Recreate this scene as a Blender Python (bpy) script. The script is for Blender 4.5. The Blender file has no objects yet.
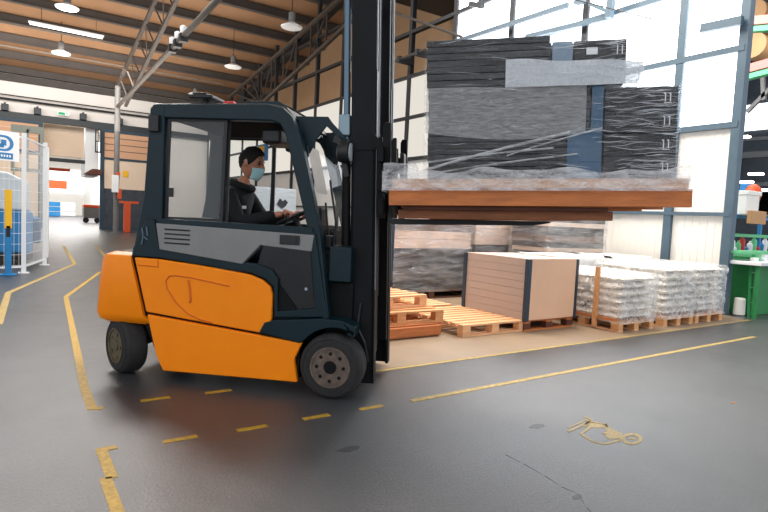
import bpy, bmesh, math, random
from mathutils import Vector, Matrix, noise
random.seed(7)
S = bpy.context.scene
COL = S.collection
PI = math.pi

# ------------------------------------------------------------------ camera
cam_d = bpy.data.cameras.new('camera'); cam = bpy.data.objects.new('camera', cam_d); COL.objects.link(cam)
rt = Vector((0.8321878, -0.5524927, 0.0470658)); dn = Vector((0.0019888, -0.0819059, -0.9966381)); fw = Vector((0.5544903, 0.8294837, -0.0670623))
m = Matrix((rt, -dn, -fw)).transposed().to_4x4(); m.translation = Vector((0, 0, 1.35))
cam.matrix_world = m
cam_d.sensor_width = 36; cam_d.lens = 557 / 768 * 36; cam_d.clip_end = 300
S.camera = cam
S.view_settings.view_transform = 'Standard'; S.view_settings.look = 'None'
S.view_settings.gamma = 1; S.view_settings.use_curve_mapping = False
S.view_settings.exposure = 0.0

# ------------------------------------------------------------------ materials
def lin(c):
    return tuple(((v / 255) / 12.92 if v / 255 <= .04045 else ((v / 255 + .055) / 1.055) ** 2.4) for v in c) + (1,)
MATS = {}
def mat(name, rgb, rough=.5, metal=0, var=0, scale=8, bump=0, bscale=40, spec=.5, emit=0, stretch=None, rgb2=None, coat=0, dist=.02):
    if name in MATS: return MATS[name]
    M = bpy.data.materials.new(name); M.use_nodes = True; N = M.node_tree.nodes; L = M.node_tree.links
    P = N['Principled BSDF']; c = lin(rgb)
    P.inputs['Base Color'].default_value = c; P.inputs['Roughness'].default_value = rough
    P.inputs['Metallic'].default_value = metal; P.inputs['Specular IOR Level'].default_value = spec
    P.inputs['Coat Weight'].default_value = coat
    if var or bump:
        tc = N.new('ShaderNodeTexCoord'); mp = N.new('ShaderNodeMapping'); L.new(tc.outputs['Object'], mp.inputs[0])
        if stretch: mp.inputs['Scale'].default_value = stretch
    if var:
        nz = N.new('ShaderNodeTexNoise'); nz.inputs['Scale'].default_value = scale; nz.inputs['Detail'].default_value = 5; nz.inputs['Roughness'].default_value = .65
        L.new(mp.outputs[0], nz.inputs['Vector'])
        r = N.new('ShaderNodeValToRGB'); r.color_ramp.elements[0].position = .32; r.color_ramp.elements[1].position = .68
        d = lin(rgb2) if rgb2 else tuple(v * (1 - var) for v in c[:3]) + (1,)
        e = c if rgb2 else tuple(min(1, v * (1 + var)) for v in c[:3]) + (1,)
        r.color_ramp.elements[0].color = d; r.color_ramp.elements[1].color = e
        L.new(nz.outputs['Fac'], r.inputs[0]); L.new(r.outputs[0], P.inputs['Base Color'])
    if bump:
        nb = N.new('ShaderNodeTexNoise'); nb.inputs['Scale'].default_value = bscale; nb.inputs['Detail'].default_value = 4
        L.new(mp.outputs[0], nb.inputs['Vector'])
        b = N.new('ShaderNodeBump'); b.inputs['Strength'].default_value = bump; b.inputs['Distance'].default_value = dist
        L.new(nb.outputs['Fac'], b.inputs['Height']); L.new(b.outputs[0], P.inputs['Normal'])
    if emit:
        P.inputs['Emission Color'].default_value = c; P.inputs['Emission Strength'].default_value = emit
    MATS[name] = M
    return M

def film_mat(name, fac=.3, rgb=(225, 232, 240), bump=.8, scale=(2, 2, 14), bs=6, rough=.12, gl=.5, streak=.25):
    """clear stretch film: see-through with glossy, streaky wrinkles"""
    M = bpy.data.materials.new(name); M.use_nodes = True; N = M.node_tree.nodes; L = M.node_tree.links; N.clear()
    out = N.new('ShaderNodeOutputMaterial'); tr = N.new('ShaderNodeBsdfTransparent'); g = N.new('ShaderNodeBsdfGlossy'); d = N.new('ShaderNodeBsdfDiffuse')
    g.inputs['Roughness'].default_value = rough; d.inputs['Color'].default_value = lin(rgb); g.inputs['Color'].default_value = (.95, .97, 1, 1)
    tc = N.new('ShaderNodeTexCoord'); mp = N.new('ShaderNodeMapping'); mp.inputs['Scale'].default_value = scale; L.new(tc.outputs['Object'], mp.inputs[0])
    nz = N.new('ShaderNodeTexNoise'); nz.inputs['Scale'].default_value = bs; nz.inputs['Detail'].default_value = 6; nz.inputs['Roughness'].default_value = .7; nz.inputs['Distortion'].default_value = .6
    L.new(mp.outputs[0], nz.inputs['Vector'])
    b = N.new('ShaderNodeBump'); b.inputs['Strength'].default_value = bump; b.inputs['Distance'].default_value = .05
    L.new(nz.outputs['Fac'], b.inputs['Height']); L.new(b.outputs[0], g.inputs['Normal']); L.new(b.outputs[0], d.inputs['Normal'])
    m1 = N.new('ShaderNodeMixShader'); m1.inputs[0].default_value = gl; L.new(d.outputs[0], m1.inputs[1]); L.new(g.outputs[0], m1.inputs[2])
    r = N.new('ShaderNodeMapRange'); r.inputs[1].default_value = .35; r.inputs[2].default_value = .75; r.inputs[3].default_value = max(0, fac - streak); r.inputs[4].default_value = fac + streak
    L.new(nz.outputs['Fac'], r.inputs[0])
    m2 = N.new('ShaderNodeMixShader'); L.new(r.outputs[0], m2.inputs[0]); L.new(tr.outputs[0], m2.inputs[1]); L.new(m1.outputs[0], m2.inputs[2])
    L.new(m2.outputs[0], out.inputs[0]); MATS[name] = M
    return M

def glass_mat(name, fac=.1, rgb=(220, 230, 235), tint=(251, 252, 252)):
    M = bpy.data.materials.new(name); M.use_nodes = True; N = M.node_tree.nodes; L = M.node_tree.links; N.clear()
    out = N.new('ShaderNodeOutputMaterial'); tr = N.new('ShaderNodeBsdfTransparent'); g = N.new('ShaderNodeBsdfGlossy'); d = N.new('ShaderNodeBsdfDiffuse')
    tr.inputs['Color'].default_value = lin(tint); g.inputs['Roughness'].default_value = .03; d.inputs['Color'].default_value = lin(rgb)
    m1 = N.new('ShaderNodeMixShader'); m1.inputs[0].default_value = .6; L.new(d.outputs[0], m1.inputs[1]); L.new(g.outputs[0], m1.inputs[2])
    m2 = N.new('ShaderNodeMixShader'); m2.inputs[0].default_value = fac; L.new(tr.outputs[0], m2.inputs[1]); L.new(m1.outputs[0], m2.inputs[2])
    L.new(m2.outputs[0], out.inputs[0]); MATS[name] = M
    return M

def emis(name, rgb, s):
    M = bpy.data.materials.new(name); M.use_nodes = True; N = M.node_tree.nodes; L = M.node_tree.links; N.clear()
    out = N.new('ShaderNodeOutputMaterial'); e = N.new('ShaderNodeEmission'); e.inputs[0].default_value = lin(rgb); e.inputs[1].default_value = s
    L.new(e.outputs[0], out.inputs[0]); MATS[name] = M
    return M

ORANGE = mat('orange_paint', (255, 138, 0), .45, var=.05, scale=5, bump=.04, bscale=25, spec=.3)
GROOVE = mat('orange_groove', (206, 98, 0), .6)
PETROL = mat('petrol_paint', (4, 32, 40), .42, var=.12, scale=6, spec=.3)
PETROLD = mat('petrol_dark', (7, 22, 29), .5, var=.15, scale=8)
GREYP = mat('grey_panel', (126, 126, 124), .45, var=.08, scale=4)
BLACK = mat('black_plastic', (20, 22, 25), .5)
MAST = mat('mast_steel', (15, 17, 20), .55, .0, spec=.2, var=.25, scale=7, stretch=(1, 1, .3))
MASTD = mat('mast_dark', (11, 12, 14), .6, 0, spec=.2, var=.2, scale=9)
EDGE = mat('worn_edge', (96,104,110), .5, .2)
FILMGOODS = mat('wrapped_grey', (176,184,190), .4, var=.12, scale=3, stretch=(1,1,5), bump=.6, bscale=5)
CHROME = mat('bright_steel', (170, 180, 190), .25, .9)
RUBBER = mat('tyre_rubber', (38, 37, 37), .85, var=.25, scale=14, bump=.3, bscale=60)
RIM = mat('dirty_rim', (96, 82, 72), .65, .1, var=.4, scale=18)
RIMB = mat('brass_hub', (96, 86, 62), .5, .5, var=.3, scale=20)
GLASS = glass_mat('cab_glass', .05, rgb=(70,78,82))
GLASSD = glass_mat('door_glass', .12, rgb=(30, 42, 50), tint=(110, 135, 145))
DARKIN = mat('cab_interior', (8, 9, 10), .9, spec=.1)
SEATM = mat('seat_vinyl', (14, 14, 16), .7, spec=.2)
WOOD = mat('pallet_wood', (216, 158, 106), .75, var=.22, scale=4, stretch=(1, 6, 6), bump=.2, bscale=20)
WOODL = mat('light_wood', (228, 176, 130), .75, var=.15, scale=4, stretch=(1, 6, 6), bump=.2, bscale=20)
WOODO = mat('orange_wood', (190, 112, 60), .7, var=.22, scale=3, stretch=(1, 6, 6), bump=.2, bscale=20)
WOODB = mat('brown_wood', (136, 82, 50), .75, var=.25, scale=4, stretch=(1,6,6))
WOODD = mat('dark_wood', (92, 52, 38), .8, var=.3, scale=5)
TAN = mat('tan_board', (226, 184, 152), .7, var=.04, scale=2)
TANF = mat('tan_board_side', (184, 166, 154), .7, var=.04, scale=2)
STRAPB = mat('blue_corner', (30, 52, 70), .4)
PANELD = mat('dark_panel', (8, 12, 16), .35, var=.2, scale=3, stretch=(1, 1, 12))
PANELE = mat('panel_edge', (15, 20, 25), .35, var=.2, scale=3, stretch=(1, 1, 12))
CARTON = mat('black_carton', (8, 9, 11), .4)
WHITEI = mat('white_print', (225, 228, 230), .6)
BLUES = mat('blue_sheet', (44, 82, 112), .4, var=.12, scale=3)
BLUEL = mat('pale_blue_sheet', (120, 140, 158), .45)
FOAM = film_mat('foam_sheet', .44, (250, 250, 250), 1.0, (1, 1, 4), 14, .3, .15, .16)
FOAM2 = film_mat('foam_sheet_fine', .8, (238, 242, 246), .6, (1, 1, 1), 60, .35, .1, .12)
FILM = film_mat('stretch_film', .09, (215, 222, 230), .9, (1, 1, 16), 3, .12, .85, .1)
FILMGLINT = film_mat('film_glint', .75, (235,240,245), .3, (1,1,1), 5, .12, .35, .2)  # pale tone for glints painted onto the film
FILMW = film_mat('loose_film', .55, (248, 248, 250), 1.0, (2, 2, 6), 3, .2, .2, .35)
FILMB = film_mat('bag_film', .42, (250, 250, 250), .8, (1, 1, 1), 10, .15, .2, .3)
FILMD = film_mat('pallet_film', .26, (228, 228, 230), 1, (.7, .7, 3.2), 2.6, .12, .6, .36)
SACK = mat('cream_sack', (246, 240, 230), .7, var=.06, scale=6, bump=.5, bscale=14)
SACKS = mat('sack_side', (190, 178, 160), .7, var=.25, scale=10)
CREAM = mat('cream_panel', (240, 238, 232), .55, var=.03, scale=1)
FRAMEB = mat('frame_blue', (76, 98, 114), .5, var=.1, scale=3)
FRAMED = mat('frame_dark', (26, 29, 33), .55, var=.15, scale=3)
ROOF = mat('roof_tan', (144, 108, 78), .8, var=.1, scale=.8)
PURL = mat('purlin_steel', (66, 60, 56), .7, var=.15, scale=2)
STEEL = mat('truss_steel', (72, 64, 58), .6, .2, var=.2, scale=3)
WALLW = mat('plaster_white', (226, 220, 214), .8, var=.03, scale=.6)
WALLT = mat('wall_tan', (176, 142, 108), .8, var=.08, scale=.6)
DOORC = mat('door_cream', (222, 200, 176), .7, var=.03, scale=1)
DOORO = mat('door_peach', (206, 160, 126), .7)
DOORD = mat('door_dark', (32, 58, 74), .6)
POLEM = mat('pole_grey', (108, 106, 104), .5, var=.1, scale=3)
ORPOST = mat('bollard_orange', (206, 78, 26), .5)
YELLOW = mat('floor_yellow', (172, 136, 40), .6, var=.3, scale=30)
YELLOWF = mat('floor_yellow_faded', (172, 146, 82), .6, var=.35, scale=22)
YEL = mat('yellow_paint', (236, 180, 20), .5)
BLUEM = mat('machine_blue', (30, 120, 178), .5, var=.1, scale=3)
GREYM = mat('machine_grey', (196, 206, 212), .5, var=.05, scale=3)
WHITEP = mat('white_powder_coat', (228, 230, 232), .45)
GREEN = mat('bench_green', (24, 124, 62), .5, var=.1, scale=4)
GREENL = mat('pale_green', (96, 190, 130), .5)
RED = mat('red_plastic', (190, 40, 34), .5)
REDP = mat('pink_beam', (206, 130, 120), .6)
SKIN = mat('skin', (190, 128, 100), .55, var=.06, scale=20)
HAIR = mat('hair', (26, 20, 18), .8, bump=.5, bscale=120)
HOOD = mat('hoodie_black', (13, 16, 18), .9, var=.2, scale=8, bump=.3, bscale=14)
TROUS = mat('trousers', (30, 34, 44), .9)
MASK = mat('mask_blue', (178, 222, 226), .8, bump=.2, bscale=30)
WHITEG = mat('white_enamel', (235, 236, 236), .4)
CARD = mat('cardboard', (196, 150, 106), .8)
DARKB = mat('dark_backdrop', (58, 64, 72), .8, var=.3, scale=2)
LAMP = emis('lamp_glow', (255, 250, 240), 9)
PANE = emis('daylit_pane', (244, 249, 255), 7)
PANES = emis('daylit_pane_soft', (255, 248, 236), .8)
HALLGLOW = emis('hall_window', (250, 250, 255), 2.6)
EXITG = emis('exit_green', (60, 190, 130), 1.0)
TUBEL = emis('tube_glow', (255, 252, 245), 4)

# ---- floor material: worn dark asphalt, glossy patches
def floor_mat():
    M = bpy.data.materials.new('hall_floor'); M.use_nodes = True; N = M.node_tree.nodes; L = M.node_tree.links; P = N['Principled BSDF']
    tc = N.new('ShaderNodeTexCoord')
    def nz(s, d=5, r=.6):
        n = N.new('ShaderNodeTexNoise'); n.inputs['Scale'].default_value = s; n.inputs['Detail'].default_value = d; n.inputs['Roughness'].default_value = r
        L.new(tc.outputs['Object'], n.inputs['Vector']); return n
    a = nz(.7); b = nz(70, 4, .85); c = nz(3, 6)
    r1 = N.new('ShaderNodeValToRGB'); r1.color_ramp.elements[0].position = .3; r1.color_ramp.elements[1].position = .7
    r1.color_ramp.elements[0].color = lin((54, 56, 59)); r1.color_ramp.elements[1].color = lin((76, 78, 80)); L.new(a.outputs['Fac'], r1.inputs[0])
    r2 = N.new('ShaderNodeValToRGB'); r2.color_ramp.elements[0].position = .36; r2.color_ramp.elements[1].position = .68
    r2.color_ramp.elements[0].color = (.35, .35, .35, 1); r2.color_ramp.elements[1].color = (1.7, 1.7, 1.7, 1); L.new(b.outputs['Fac'], r2.inputs[0])
    mx = N.new('ShaderNodeMixRGB'); mx.blend_type = 'MULTIPLY'; mx.inputs[0].default_value = 1; L.new(r1.outputs[0], mx.inputs[1]); L.new(r2.outputs[0], mx.inputs[2])
    r3 = N.new('ShaderNodeValToRGB'); r3.color_ramp.elements[0].position = .25; r3.color_ramp.elements[1].position = .6
    r3.color_ramp.elements[0].color = (.8, .8, .8, 1); r3.color_ramp.elements[1].color = (1, 1, 1, 1); L.new(c.outputs['Fac'], r3.inputs[0])
    mx2 = N.new('ShaderNodeMixRGB'); mx2.blend_type = 'MULTIPLY'; mx2.inputs[0].default_value = 1; L.new(mx.outputs[0], mx2.inputs[1]); L.new(r3.outputs[0], mx2.inputs[2])
    L.new(mx2.outputs[0], P.inputs['Base Color'])
    mr = N.new('ShaderNodeMapRange'); mr.inputs[3].default_value = .25; mr.inputs[4].default_value = .42; L.new(c.outputs['Fac'], mr.inputs[0]); L.new(mr.outputs[0], P.inputs['Roughness'])
    bp = N.new('ShaderNodeBump'); bp.inputs['Strength'].default_value = .4; bp.inputs['Distance'].default_value = .008; L.new(b.outputs['Fac'], bp.inputs['Height']); L.new(bp.outputs[0], P.inputs['Normal'])
    P.inputs['Specular IOR Level'].default_value = .95
    return M
FLOORM = floor_mat()
BAYM = mat('bay_concrete', (146, 126, 104), .5, var=.12, scale=1.5, bump=.1, bscale=60)

# ------------------------------------------------------------------ mesh builder
class MB:
    def __init__(s): s.bm = bmesh.new(); s.mi = 0
    def _tag(s, faces):
        for f in faces: f.material_index = s.mi
    def box(s, x0, x1, y0, y1, z0, z1, rot=None, piv=None):
        vs = [s.bm.verts.new((x, y, z)) for x in (x0, x1) for y in (y0, y1) for z in (z0, z1)]
        if rot is not None:
            p = Vector(piv) if piv else Vector(((x0+x1)/2, (y0+y1)/2, (z0+z1)/2))
            for v in vs: v.co = p + rot @ (v.co - p)
        idx = [(0,1,3,2),(4,6,7,5),(0,4,5,1),(2,3,7,6),(0,2,6,4),(1,5,7,3)]
        s._tag([s.bm.faces.new([vs[i] for i in q]) for q in idx]); return vs
    def prism(s, pts, a0, a1, axis='y', ins=0):
        """pts (p,q): axis y -> (x,z); axis z -> (x,y); axis x -> (y,z)."""
        def P(p, a): return (p[0], a, p[1]) if axis == 'y' else ((p[0], p[1], a) if axis == 'z' else (a, p[0], p[1]))
        A = [s.bm.verts.new(P(p, a0)) for p in pts]; B = [s.bm.verts.new(P(p, a1)) for p in pts]
        n = len(pts); fs = [s.bm.faces.new(A), s.bm.faces.new(B[::-1])]
        for i in range(n): fs.append(s.bm.faces.new((A[i], B[i], B[(i+1) % n], A[(i+1) % n])))
        s._tag(fs)
    def frame(s, outer, inner, a0, a1, axis='y'):
        def P(p, a): return (p[0], a, p[1]) if axis == 'y' else ((p[0], p[1], a) if axis == 'z' else (a, p[0], p[1]))
        n = len(outer); O0 = [s.bm.verts.new(P(p, a0)) for p in outer]; O1 = [s.bm.verts.new(P(p, a1)) for p in outer]
        I0 = [s.bm.verts.new(P(p, a0)) for p in inner]; I1 = [s.bm.verts.new(P(p, a1)) for p in inner]; fs = []
        for i in range(n):
            j = (i+1) % n
            for q in ((O0[i],O0[j],I0[j],I0[i]),(O1[j],O1[i],I1[i],I1[j]),(O0[j],O0[i],O1[i],O1[j]),(I0[i],I0[j],I1[j],I1[i])): fs.append(s.bm.faces.new(q))
        s._tag(fs)
    def tube(s, pts, r, n=8, r2=None):
        pts = [Vector(p) for p in pts]; rings = []; k = len(pts); prev = None
        for i, p in enumerate(pts):
            d = (pts[min(i+1, k-1)] - pts[max(i-1, 0)]).normalized()
            a = (Vector((0,0,1)) if abs(d.z) < .9 else Vector((1,0,0))) if prev is None else prev
            u = d.cross(a).normalized(); v = u.cross(d).normalized(); prev = v
            rr = r if r2 is None else r + (r2 - r) * i / (k-1)
            rings.append([s.bm.verts.new(p + rr * (math.cos(2*PI*j/n) * u + math.sin(2*PI*j/n) * v)) for j in range(n)])
        fs = []
        for i in range(k-1):
            for j in range(n): fs.append(s.bm.faces.new((rings[i][j], rings[i+1][j], rings[i+1][(j+1) % n], rings[i][(j+1) % n])))
        fs.append(s.bm.faces.new(rings[0][::-1])); fs.append(s.bm.faces.new(rings[-1])); s._tag(fs)
    def beam(s, a, b, w, h):
        a = Vector(a); b = Vector(b); d = (b-a); l = d.length; d.normalize()
        u = d.cross(Vector((0,0,1)));  u = u.normalized() if u.length > 1e-4 else Vector((1,0,0)); v = u.cross(d).normalized()
        vs = [s.bm.verts.new(p + u*su*w/2 + v*sv*h/2) for p in (a, b) for su in (-1, 1) for sv in (-1, 1)]
        idx = [(0,1,3,2),(4,6,7,5),(0,4,5,1),(2,3,7,6),(0,2,6,4),(1,5,7,3)]
        s._tag([s.bm.faces.new([vs[i] for i in q]) for q in idx])
    def lathe(s, prof, n=28, axis='z', c=(0,0,0), caps=True):
        """prof (r,h) along the axis"""
        c = Vector(c); rings = []
        for r, h in prof:
            ring = []
            for j in range(n):
                a = 2*PI*j/n; x, y = r*math.cos(a), r*math.sin(a)
                ring.append(s.bm.verts.new(c + Vector({'z': (x,y,h), 'y': (x,h,y), 'x': (h,x,y)}[axis])))
            rings.append(ring)
        fs = []
        for i in range(len(prof)-1):
            for j in range(n): fs.append(s.bm.faces.new((rings[i][j], rings[i][(j+1) % n], rings[i+1][(j+1) % n], rings[i+1][j])))
        if caps: fs.append(s.bm.faces.new(rings[0][::-1])); fs.append(s.bm.faces.new(rings[-1]))
        s._tag(fs)
    def ball(s, c, r, n=12, sc=(1,1,1)):
        g = bmesh.ops.create_uvsphere(s.bm, u_segments=n*2, v_segments=n, radius=r)
        for v in g['verts']: v.co = Vector(c) + Vector((v.co.x*sc[0], v.co.y*sc[1], v.co.z*sc[2]))
        for f in s.bm.faces:
            if f.verts[0] in g['verts']: pass
        s._tag({f for v in g['verts'] for f in v.link_faces})
    def grid(s, fn, nu, nv):
        V = [[s.bm.verts.new(fn(i/nu, j/nv)) for j in range(nv+1)] for i in range(nu+1)]
        s._tag([s.bm.faces.new((V[i][j], V[i+1][j], V[i+1][j+1], V[i][j+1])) for i in range(nu) for j in range(nv)])
    def build(s, name, mats, parent=None, bev=0, smooth=0, seg=2):
        me = bpy.data.meshes.new(name); bmesh.ops.recalc_face_normals(s.bm, faces=s.bm.faces[:]); s.bm.to_mesh(me); s.bm.free()
        for mm in (mats if isinstance(mats, (list, tuple)) else [mats]): me.materials.append(mm)
        if smooth:
            for p in me.polygons: p.use_smooth = True
            me.set_sharp_from_angle(angle=math.radians(smooth))
        o = bpy.data.objects.new(name, me); COL.objects.link(o)
        if parent: o.parent = parent
        if bev:
            md = o.modifiers.new('bevel', 'BEVEL'); md.width = bev; md.segments = seg; md.limit_method = 'ANGLE'; md.angle_limit = math.radians(35)
            if not smooth: 
                for p in me.polygons: p.use_smooth = True
                me.set_sharp_from_angle(angle=math.radians(30)); md.harden_normals = True
        return o
def tag(o, label=None, cat=None, group=None, kind=None):
    if label: o['label'] = label
    if cat: o['category'] = cat
    if group: o['group'] = group
    if kind: o['kind'] = kind
    return o
def empty(name, label, cat, loc=(0,0,0), rz=0, group=None):
    o = bpy.data.objects.new(name, None); COL.objects.link(o); o.location = loc; o.rotation_euler = (0,0,rz); o.empty_display_size = .1
    return tag(o, label, cat, group)
def struct(name, b, m, **k):
    o = b.build(name, m, **k); o['kind'] = 'structure'; return o
def copy_tree(o, parent=None):
    c = o.copy(); COL.objects.link(c); c.parent = parent
    for ch in [q for q in bpy.data.objects if q.parent == o]: copy_tree(ch, c)
    return c
def R(d): return math.radians(d)
def _ray(px, py): return (px-384)*rt + (py-256)*dn + 557*fw
def xb(x, px, py):
    d = _ray(px, py); t = x/d.x; return Vector((x, d.y*t, 1.35+d.z*t))
def yb(y, px, py):
    d = _ray(px, py); t = y/d.y; return Vector((d.x*t, y, 1.35+d.z*t))

# ================================================================== SETTING
b = MB(); b.box(-16, 26, -9, 76, -.2, 0); struct('floor', b, FLOORM)
b = MB(); b.prism([(2.6,4.07),(9.75,4.1),(9.95,4.5),(9.95,9.2),(2.6,9.2)], .0, .004, 'z'); struct('floor_bay', b, BAYM)
# roof plane: z = 8.1 + .2*(35-y)
def zr(y): return 8.1 + .2*(35-y)
b = MB(); b.prism([(35.2, zr(35.2)), (1, zr(1)), (1, zr(1)+.25), (35.2, zr(35.2)+.25)], -16, 13.2, 'x'); struct('ceiling', b, ROOF)
y = 34.6
purl = None
for k in range(13):
    b = MB(); b.box(-16, 12.95, -.07, .07, -.34, 0); b.box(-16, 12.95, -.12, .12, -.34, -.3)
    if purl is None: purl = b.build('purlin', PURL); o = purl
    else: b.bm.free(); o = purl.copy(); COL.objects.link(o)
    o.location = (0, y, zr(y)-.04); tag(o, 'dark steel purlin running across under the tan roof deck', 'roof beam', 'purlins under the roof')
    y -= 1.8
# roof cross wires (thin seams)
# far wall
X0, X1 = -16, 13
b = MB()
b.box(X0, 13, 35, 35.25, 5.86, 8.2)
b.box(6.7, 13, 35, 35.25, 0, 5.86); b.box(X0, -9, 35, 35.25, 0, 5.86)
struct('wall_far', b, WALLW)
b = MB(); b.box(X0, 13, 34.7, 35, 5.55, 5.9); struct('trim_1', b, PETROLD)
b = MB(); b.tube([(X0, 34.75, 6.52), (13, 34.75, 6.52)], .06, 8); b.tube([(X0, 34.75, 6.72), (13, 34.75, 6.72)], .03, 6)
tag(b.build('wall_pipe', FRAMED), 'dark pipe run high along the far white wall', 'pipe')
b = MB(); b.box(-16, 13, 34.6, 35, 7.45, 7.75); struct('trim_2', b, PURL)
for i, x in enumerate((-.35, 1.05, 3.15, 4.95)):
    b = MB(); b.box(-.16, .16, -.15, .15, 0, .32); b.box(-.05, .05, -.1, .1, .32, .4)
    o = b.build('rail_bracket', PETROLD, bev=.01); o.location = (x, 34.6, 5.9)
    tag(o, 'dark roller bracket standing on the far sliding door rail', 'bracket', 'roller brackets on the far rail')
b = MB(); b.box(1.95, 2.5, 34.66, 34.72, 6.02, 6.2); eo = b.build('exit_sign', [WHITEG]); tag(eo, 'small white and green running man exit sign above the far opening', 'sign')
b = MB(); b.box(1.99, 2.3, 34.645, 34.66, 6.05, 6.17); b.tube([(2.36,34.65,6.06),(2.4,34.65,6.11),(2.37,34.65,6.15)], .014, 5); b.tube([(2.4,34.65,6.11),(2.44,34.65,6.06)], .014, 5); b.ball((2.38,34.65,6.17), .02, 5); b.build('pictogram', EXITG, eo)
# sliding doors
def sliding_door(name, label, x0, x1, yy, cols):
    r = empty(name, label, 'door', ((x0+x1)/2, yy, 0)); w = (x1-x0)/2
    b = MB(); b.frame([(-w,0),(w,0),(w,5.55),(-w,5.55)], [(-w+.2,.15),(w-.2,.15),(w-.2,5.4),(-w+.2,5.4)], -.08, .08)
    b.box(-w, w, -.09, .09, 3.9, 4.02); b.build('door_frame', DOORD, r)
    b = MB(); b.box(-w+.15, w-.15, -.03, .03, 4.0, 5.45); b.build('upper_panel', cols[0], r)
    b = MB(); 
    for z in (4.4, 4.75, 5.1): b.box(-w+.15, w-.15, -.05, -.02, z, z+.03)
    b.build('ribs', cols[3], r)
    b = MB(); b.box(-w+.15, w-.15, -.03, .03, 2.3, 3.95); b.build('middle_panel', cols[1], r)
    b = MB(); b.box(-w+.15, w-.15, -.03, .03, .1, 2.3); b.build('lower_panel', cols[2], r)
    return r
sd = sliding_door('sliding_door', 'dark framed sliding door with peach top and dark foot, right of the far opening', 4.02, 6.9, 34.75, (DOORO, DOORC, DARKB, PURL))
b = MB(); b.box(-.7, -.45, -.06, -.03, 2.9, 3.1); b.box(-.7,-.5,-.06,-.03,3.3,3.45); b.build('blue_sticker', BLUEM, sd)
b = MB(); b.box(-.3, 0, -.06, -.03, 3.0, 3.35); b.build('orange_sticker', YEL, sd)
sliding_door('sliding_door', 'peach and cream sliding door left of the far opening, behind the fence', -6.0, 1.3, 34.75, (DOORO, DOORC, DOORC, DOORC))
# hall beyond
b = MB(); b.box(-9, 14, 74, 74.3, 0, 9); struct('wall_back_hall', b, CREAM)
b = MB(); b.box(6.9, 7.1, 35.3, 74, 0, 9); struct('wall_hall_right', b, CREAM)
b = MB(); b.box(-9, 7, 35.2, 74, 8, 8.3); struct('ceiling_back_hall', b, DOORC)
b = MB()
b.box(-4, 6.9, 73.9, 73.98, 2.6, 5.2)
struct('window_1', b, HALLGLOW)
b = MB(); b.box(1.35, 3.3, 35.6, 35.75, 3.9, 5.6)
for k in range(14): b.box(1.35, 3.3, 35.57, 35.6, 3.95+k*.12, 3.99+k*.12)
tag(b.build('roller_shutter', DOORC), 'cream roller shutter partly lowered in the far opening', 'shutter')
b = MB(); b.box(1.2, 3.4, 35.5, 35.85, 3.62, 3.8); tag(b.build('shutter_beam', FRAMED), 'grey beam under the cream roller shutter', 'beam')
b = MB(); b.box(1.2, 3.3, 44.5, 44.7, 3.55, 3.75); tag(b.build('orange_beam', ORPOST), 'thin orange beam crossing the bright far hall', 'beam')
pa, pb = yb(62,48,188), yb(62,67,181); b = MB(); b.box(pa.x, pb.x, 62, 62.3, pa.z, pb.z); tag(b.build('orange_banner', ORPOST), 'wide orange banner hanging in the bright far hall', 'banner')
b = MB(); b.box(3.35, 4.0, 35.4, 37.8, 2.95, 5.6); tag(b.build('white_enclosure', WHITEG), 'tall white box enclosure hung beside the far opening', 'enclosure')
b = MB(); b.frame([(3.72,4.2),(4.02,4.2),(4.02,5.5),(3.72,5.5)], [(3.78,4.28),(3.96,4.28),(3.96,5.42),(3.78,5.42)], 34.4, 34.5); b.box(3.86,3.88,34.4,34.5,4.2,5.5); b.box(3.72,4.02,34.4,34.5,4.8,4.85)
tag(b.build('cage_box', FRAMED), 'small dark cage box at the top right of the far opening', 'box')
b = MB(); b.prism([(3.2,3.0),(4.05,3.0),(4.05,3.3),(3.6,3.3)], 34.3, 35.3); tag(b.build('canopy', WOODD), 'dark little canopy sticking into the far opening', 'canopy')
# far hall objects
def far_cart(x, y, lab, s=1, m1=GREYM):
    r = empty('cart', lab, 'cart', (x, y, 0))
    b = MB(); b.box(-.7*s, .7*s, -.5, .5, .35, 1.5*s); b.build('cart_body', m1, r, bev=.04)
    b = MB(); b.box(-.7*s, .7*s, -.5, .5, 1.5*s, 1.8*s); b.build('cargo', ORPOST, r, bev=.05)
    for sx in (-.5, .5):
        b = MB(); b.lathe([(.2,-.08),(.2,.08)], 14, 'y', (sx*s, -.52, .2)); b.build('wheel', BLACK, r)
    b = MB(); b.tube([(.6*s,-.4,.4),(.85*s,-.4,2.2*s)], .05, 6); b.build('handle', FRAMED, r)
    return r
far_cart(4.85, 47, 'grey cart with orange load parked against the right wall of the far hall', .75, POLEM)
far_cart(5.35, 42.5, 'small dark wheeled cart nearest the right edge of the far opening', .5, FRAMED)
for x, y, m1, lab in ((3.3, 66, BLUEM, 'blue crate stack at the back of the far hall'), (1.6, 66, GREENL, 'pale green crate stack at the back of the far hall'), (4.9, 69, WHITEG, 'white cabinet at the back of the far hall')):
    r = empty('crate_stack', lab, 'crates', (x, y, 0)); b = MB()
    for k in range(3): b.box(-.7, .7, -.5, .5, k*.5+.02, k*.5+.46)
    b.build('crates', m1, r, bev=.03)
# bollard
r = empty('bollard', 'orange T shaped bollard beside the grey column at the far sliding door', 'bollard', (5.0, 32.0, 0))
b = MB(); b.box(-.16, .16, -.12, .12, 0, 1.5); b.build('post', ORPOST, r, bev=.02)
b = MB(); b.box(-.6, .55, -.1, .1, 1.5, 1.62); b.build('crossbar', ORPOST, r, bev=.01)
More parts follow.
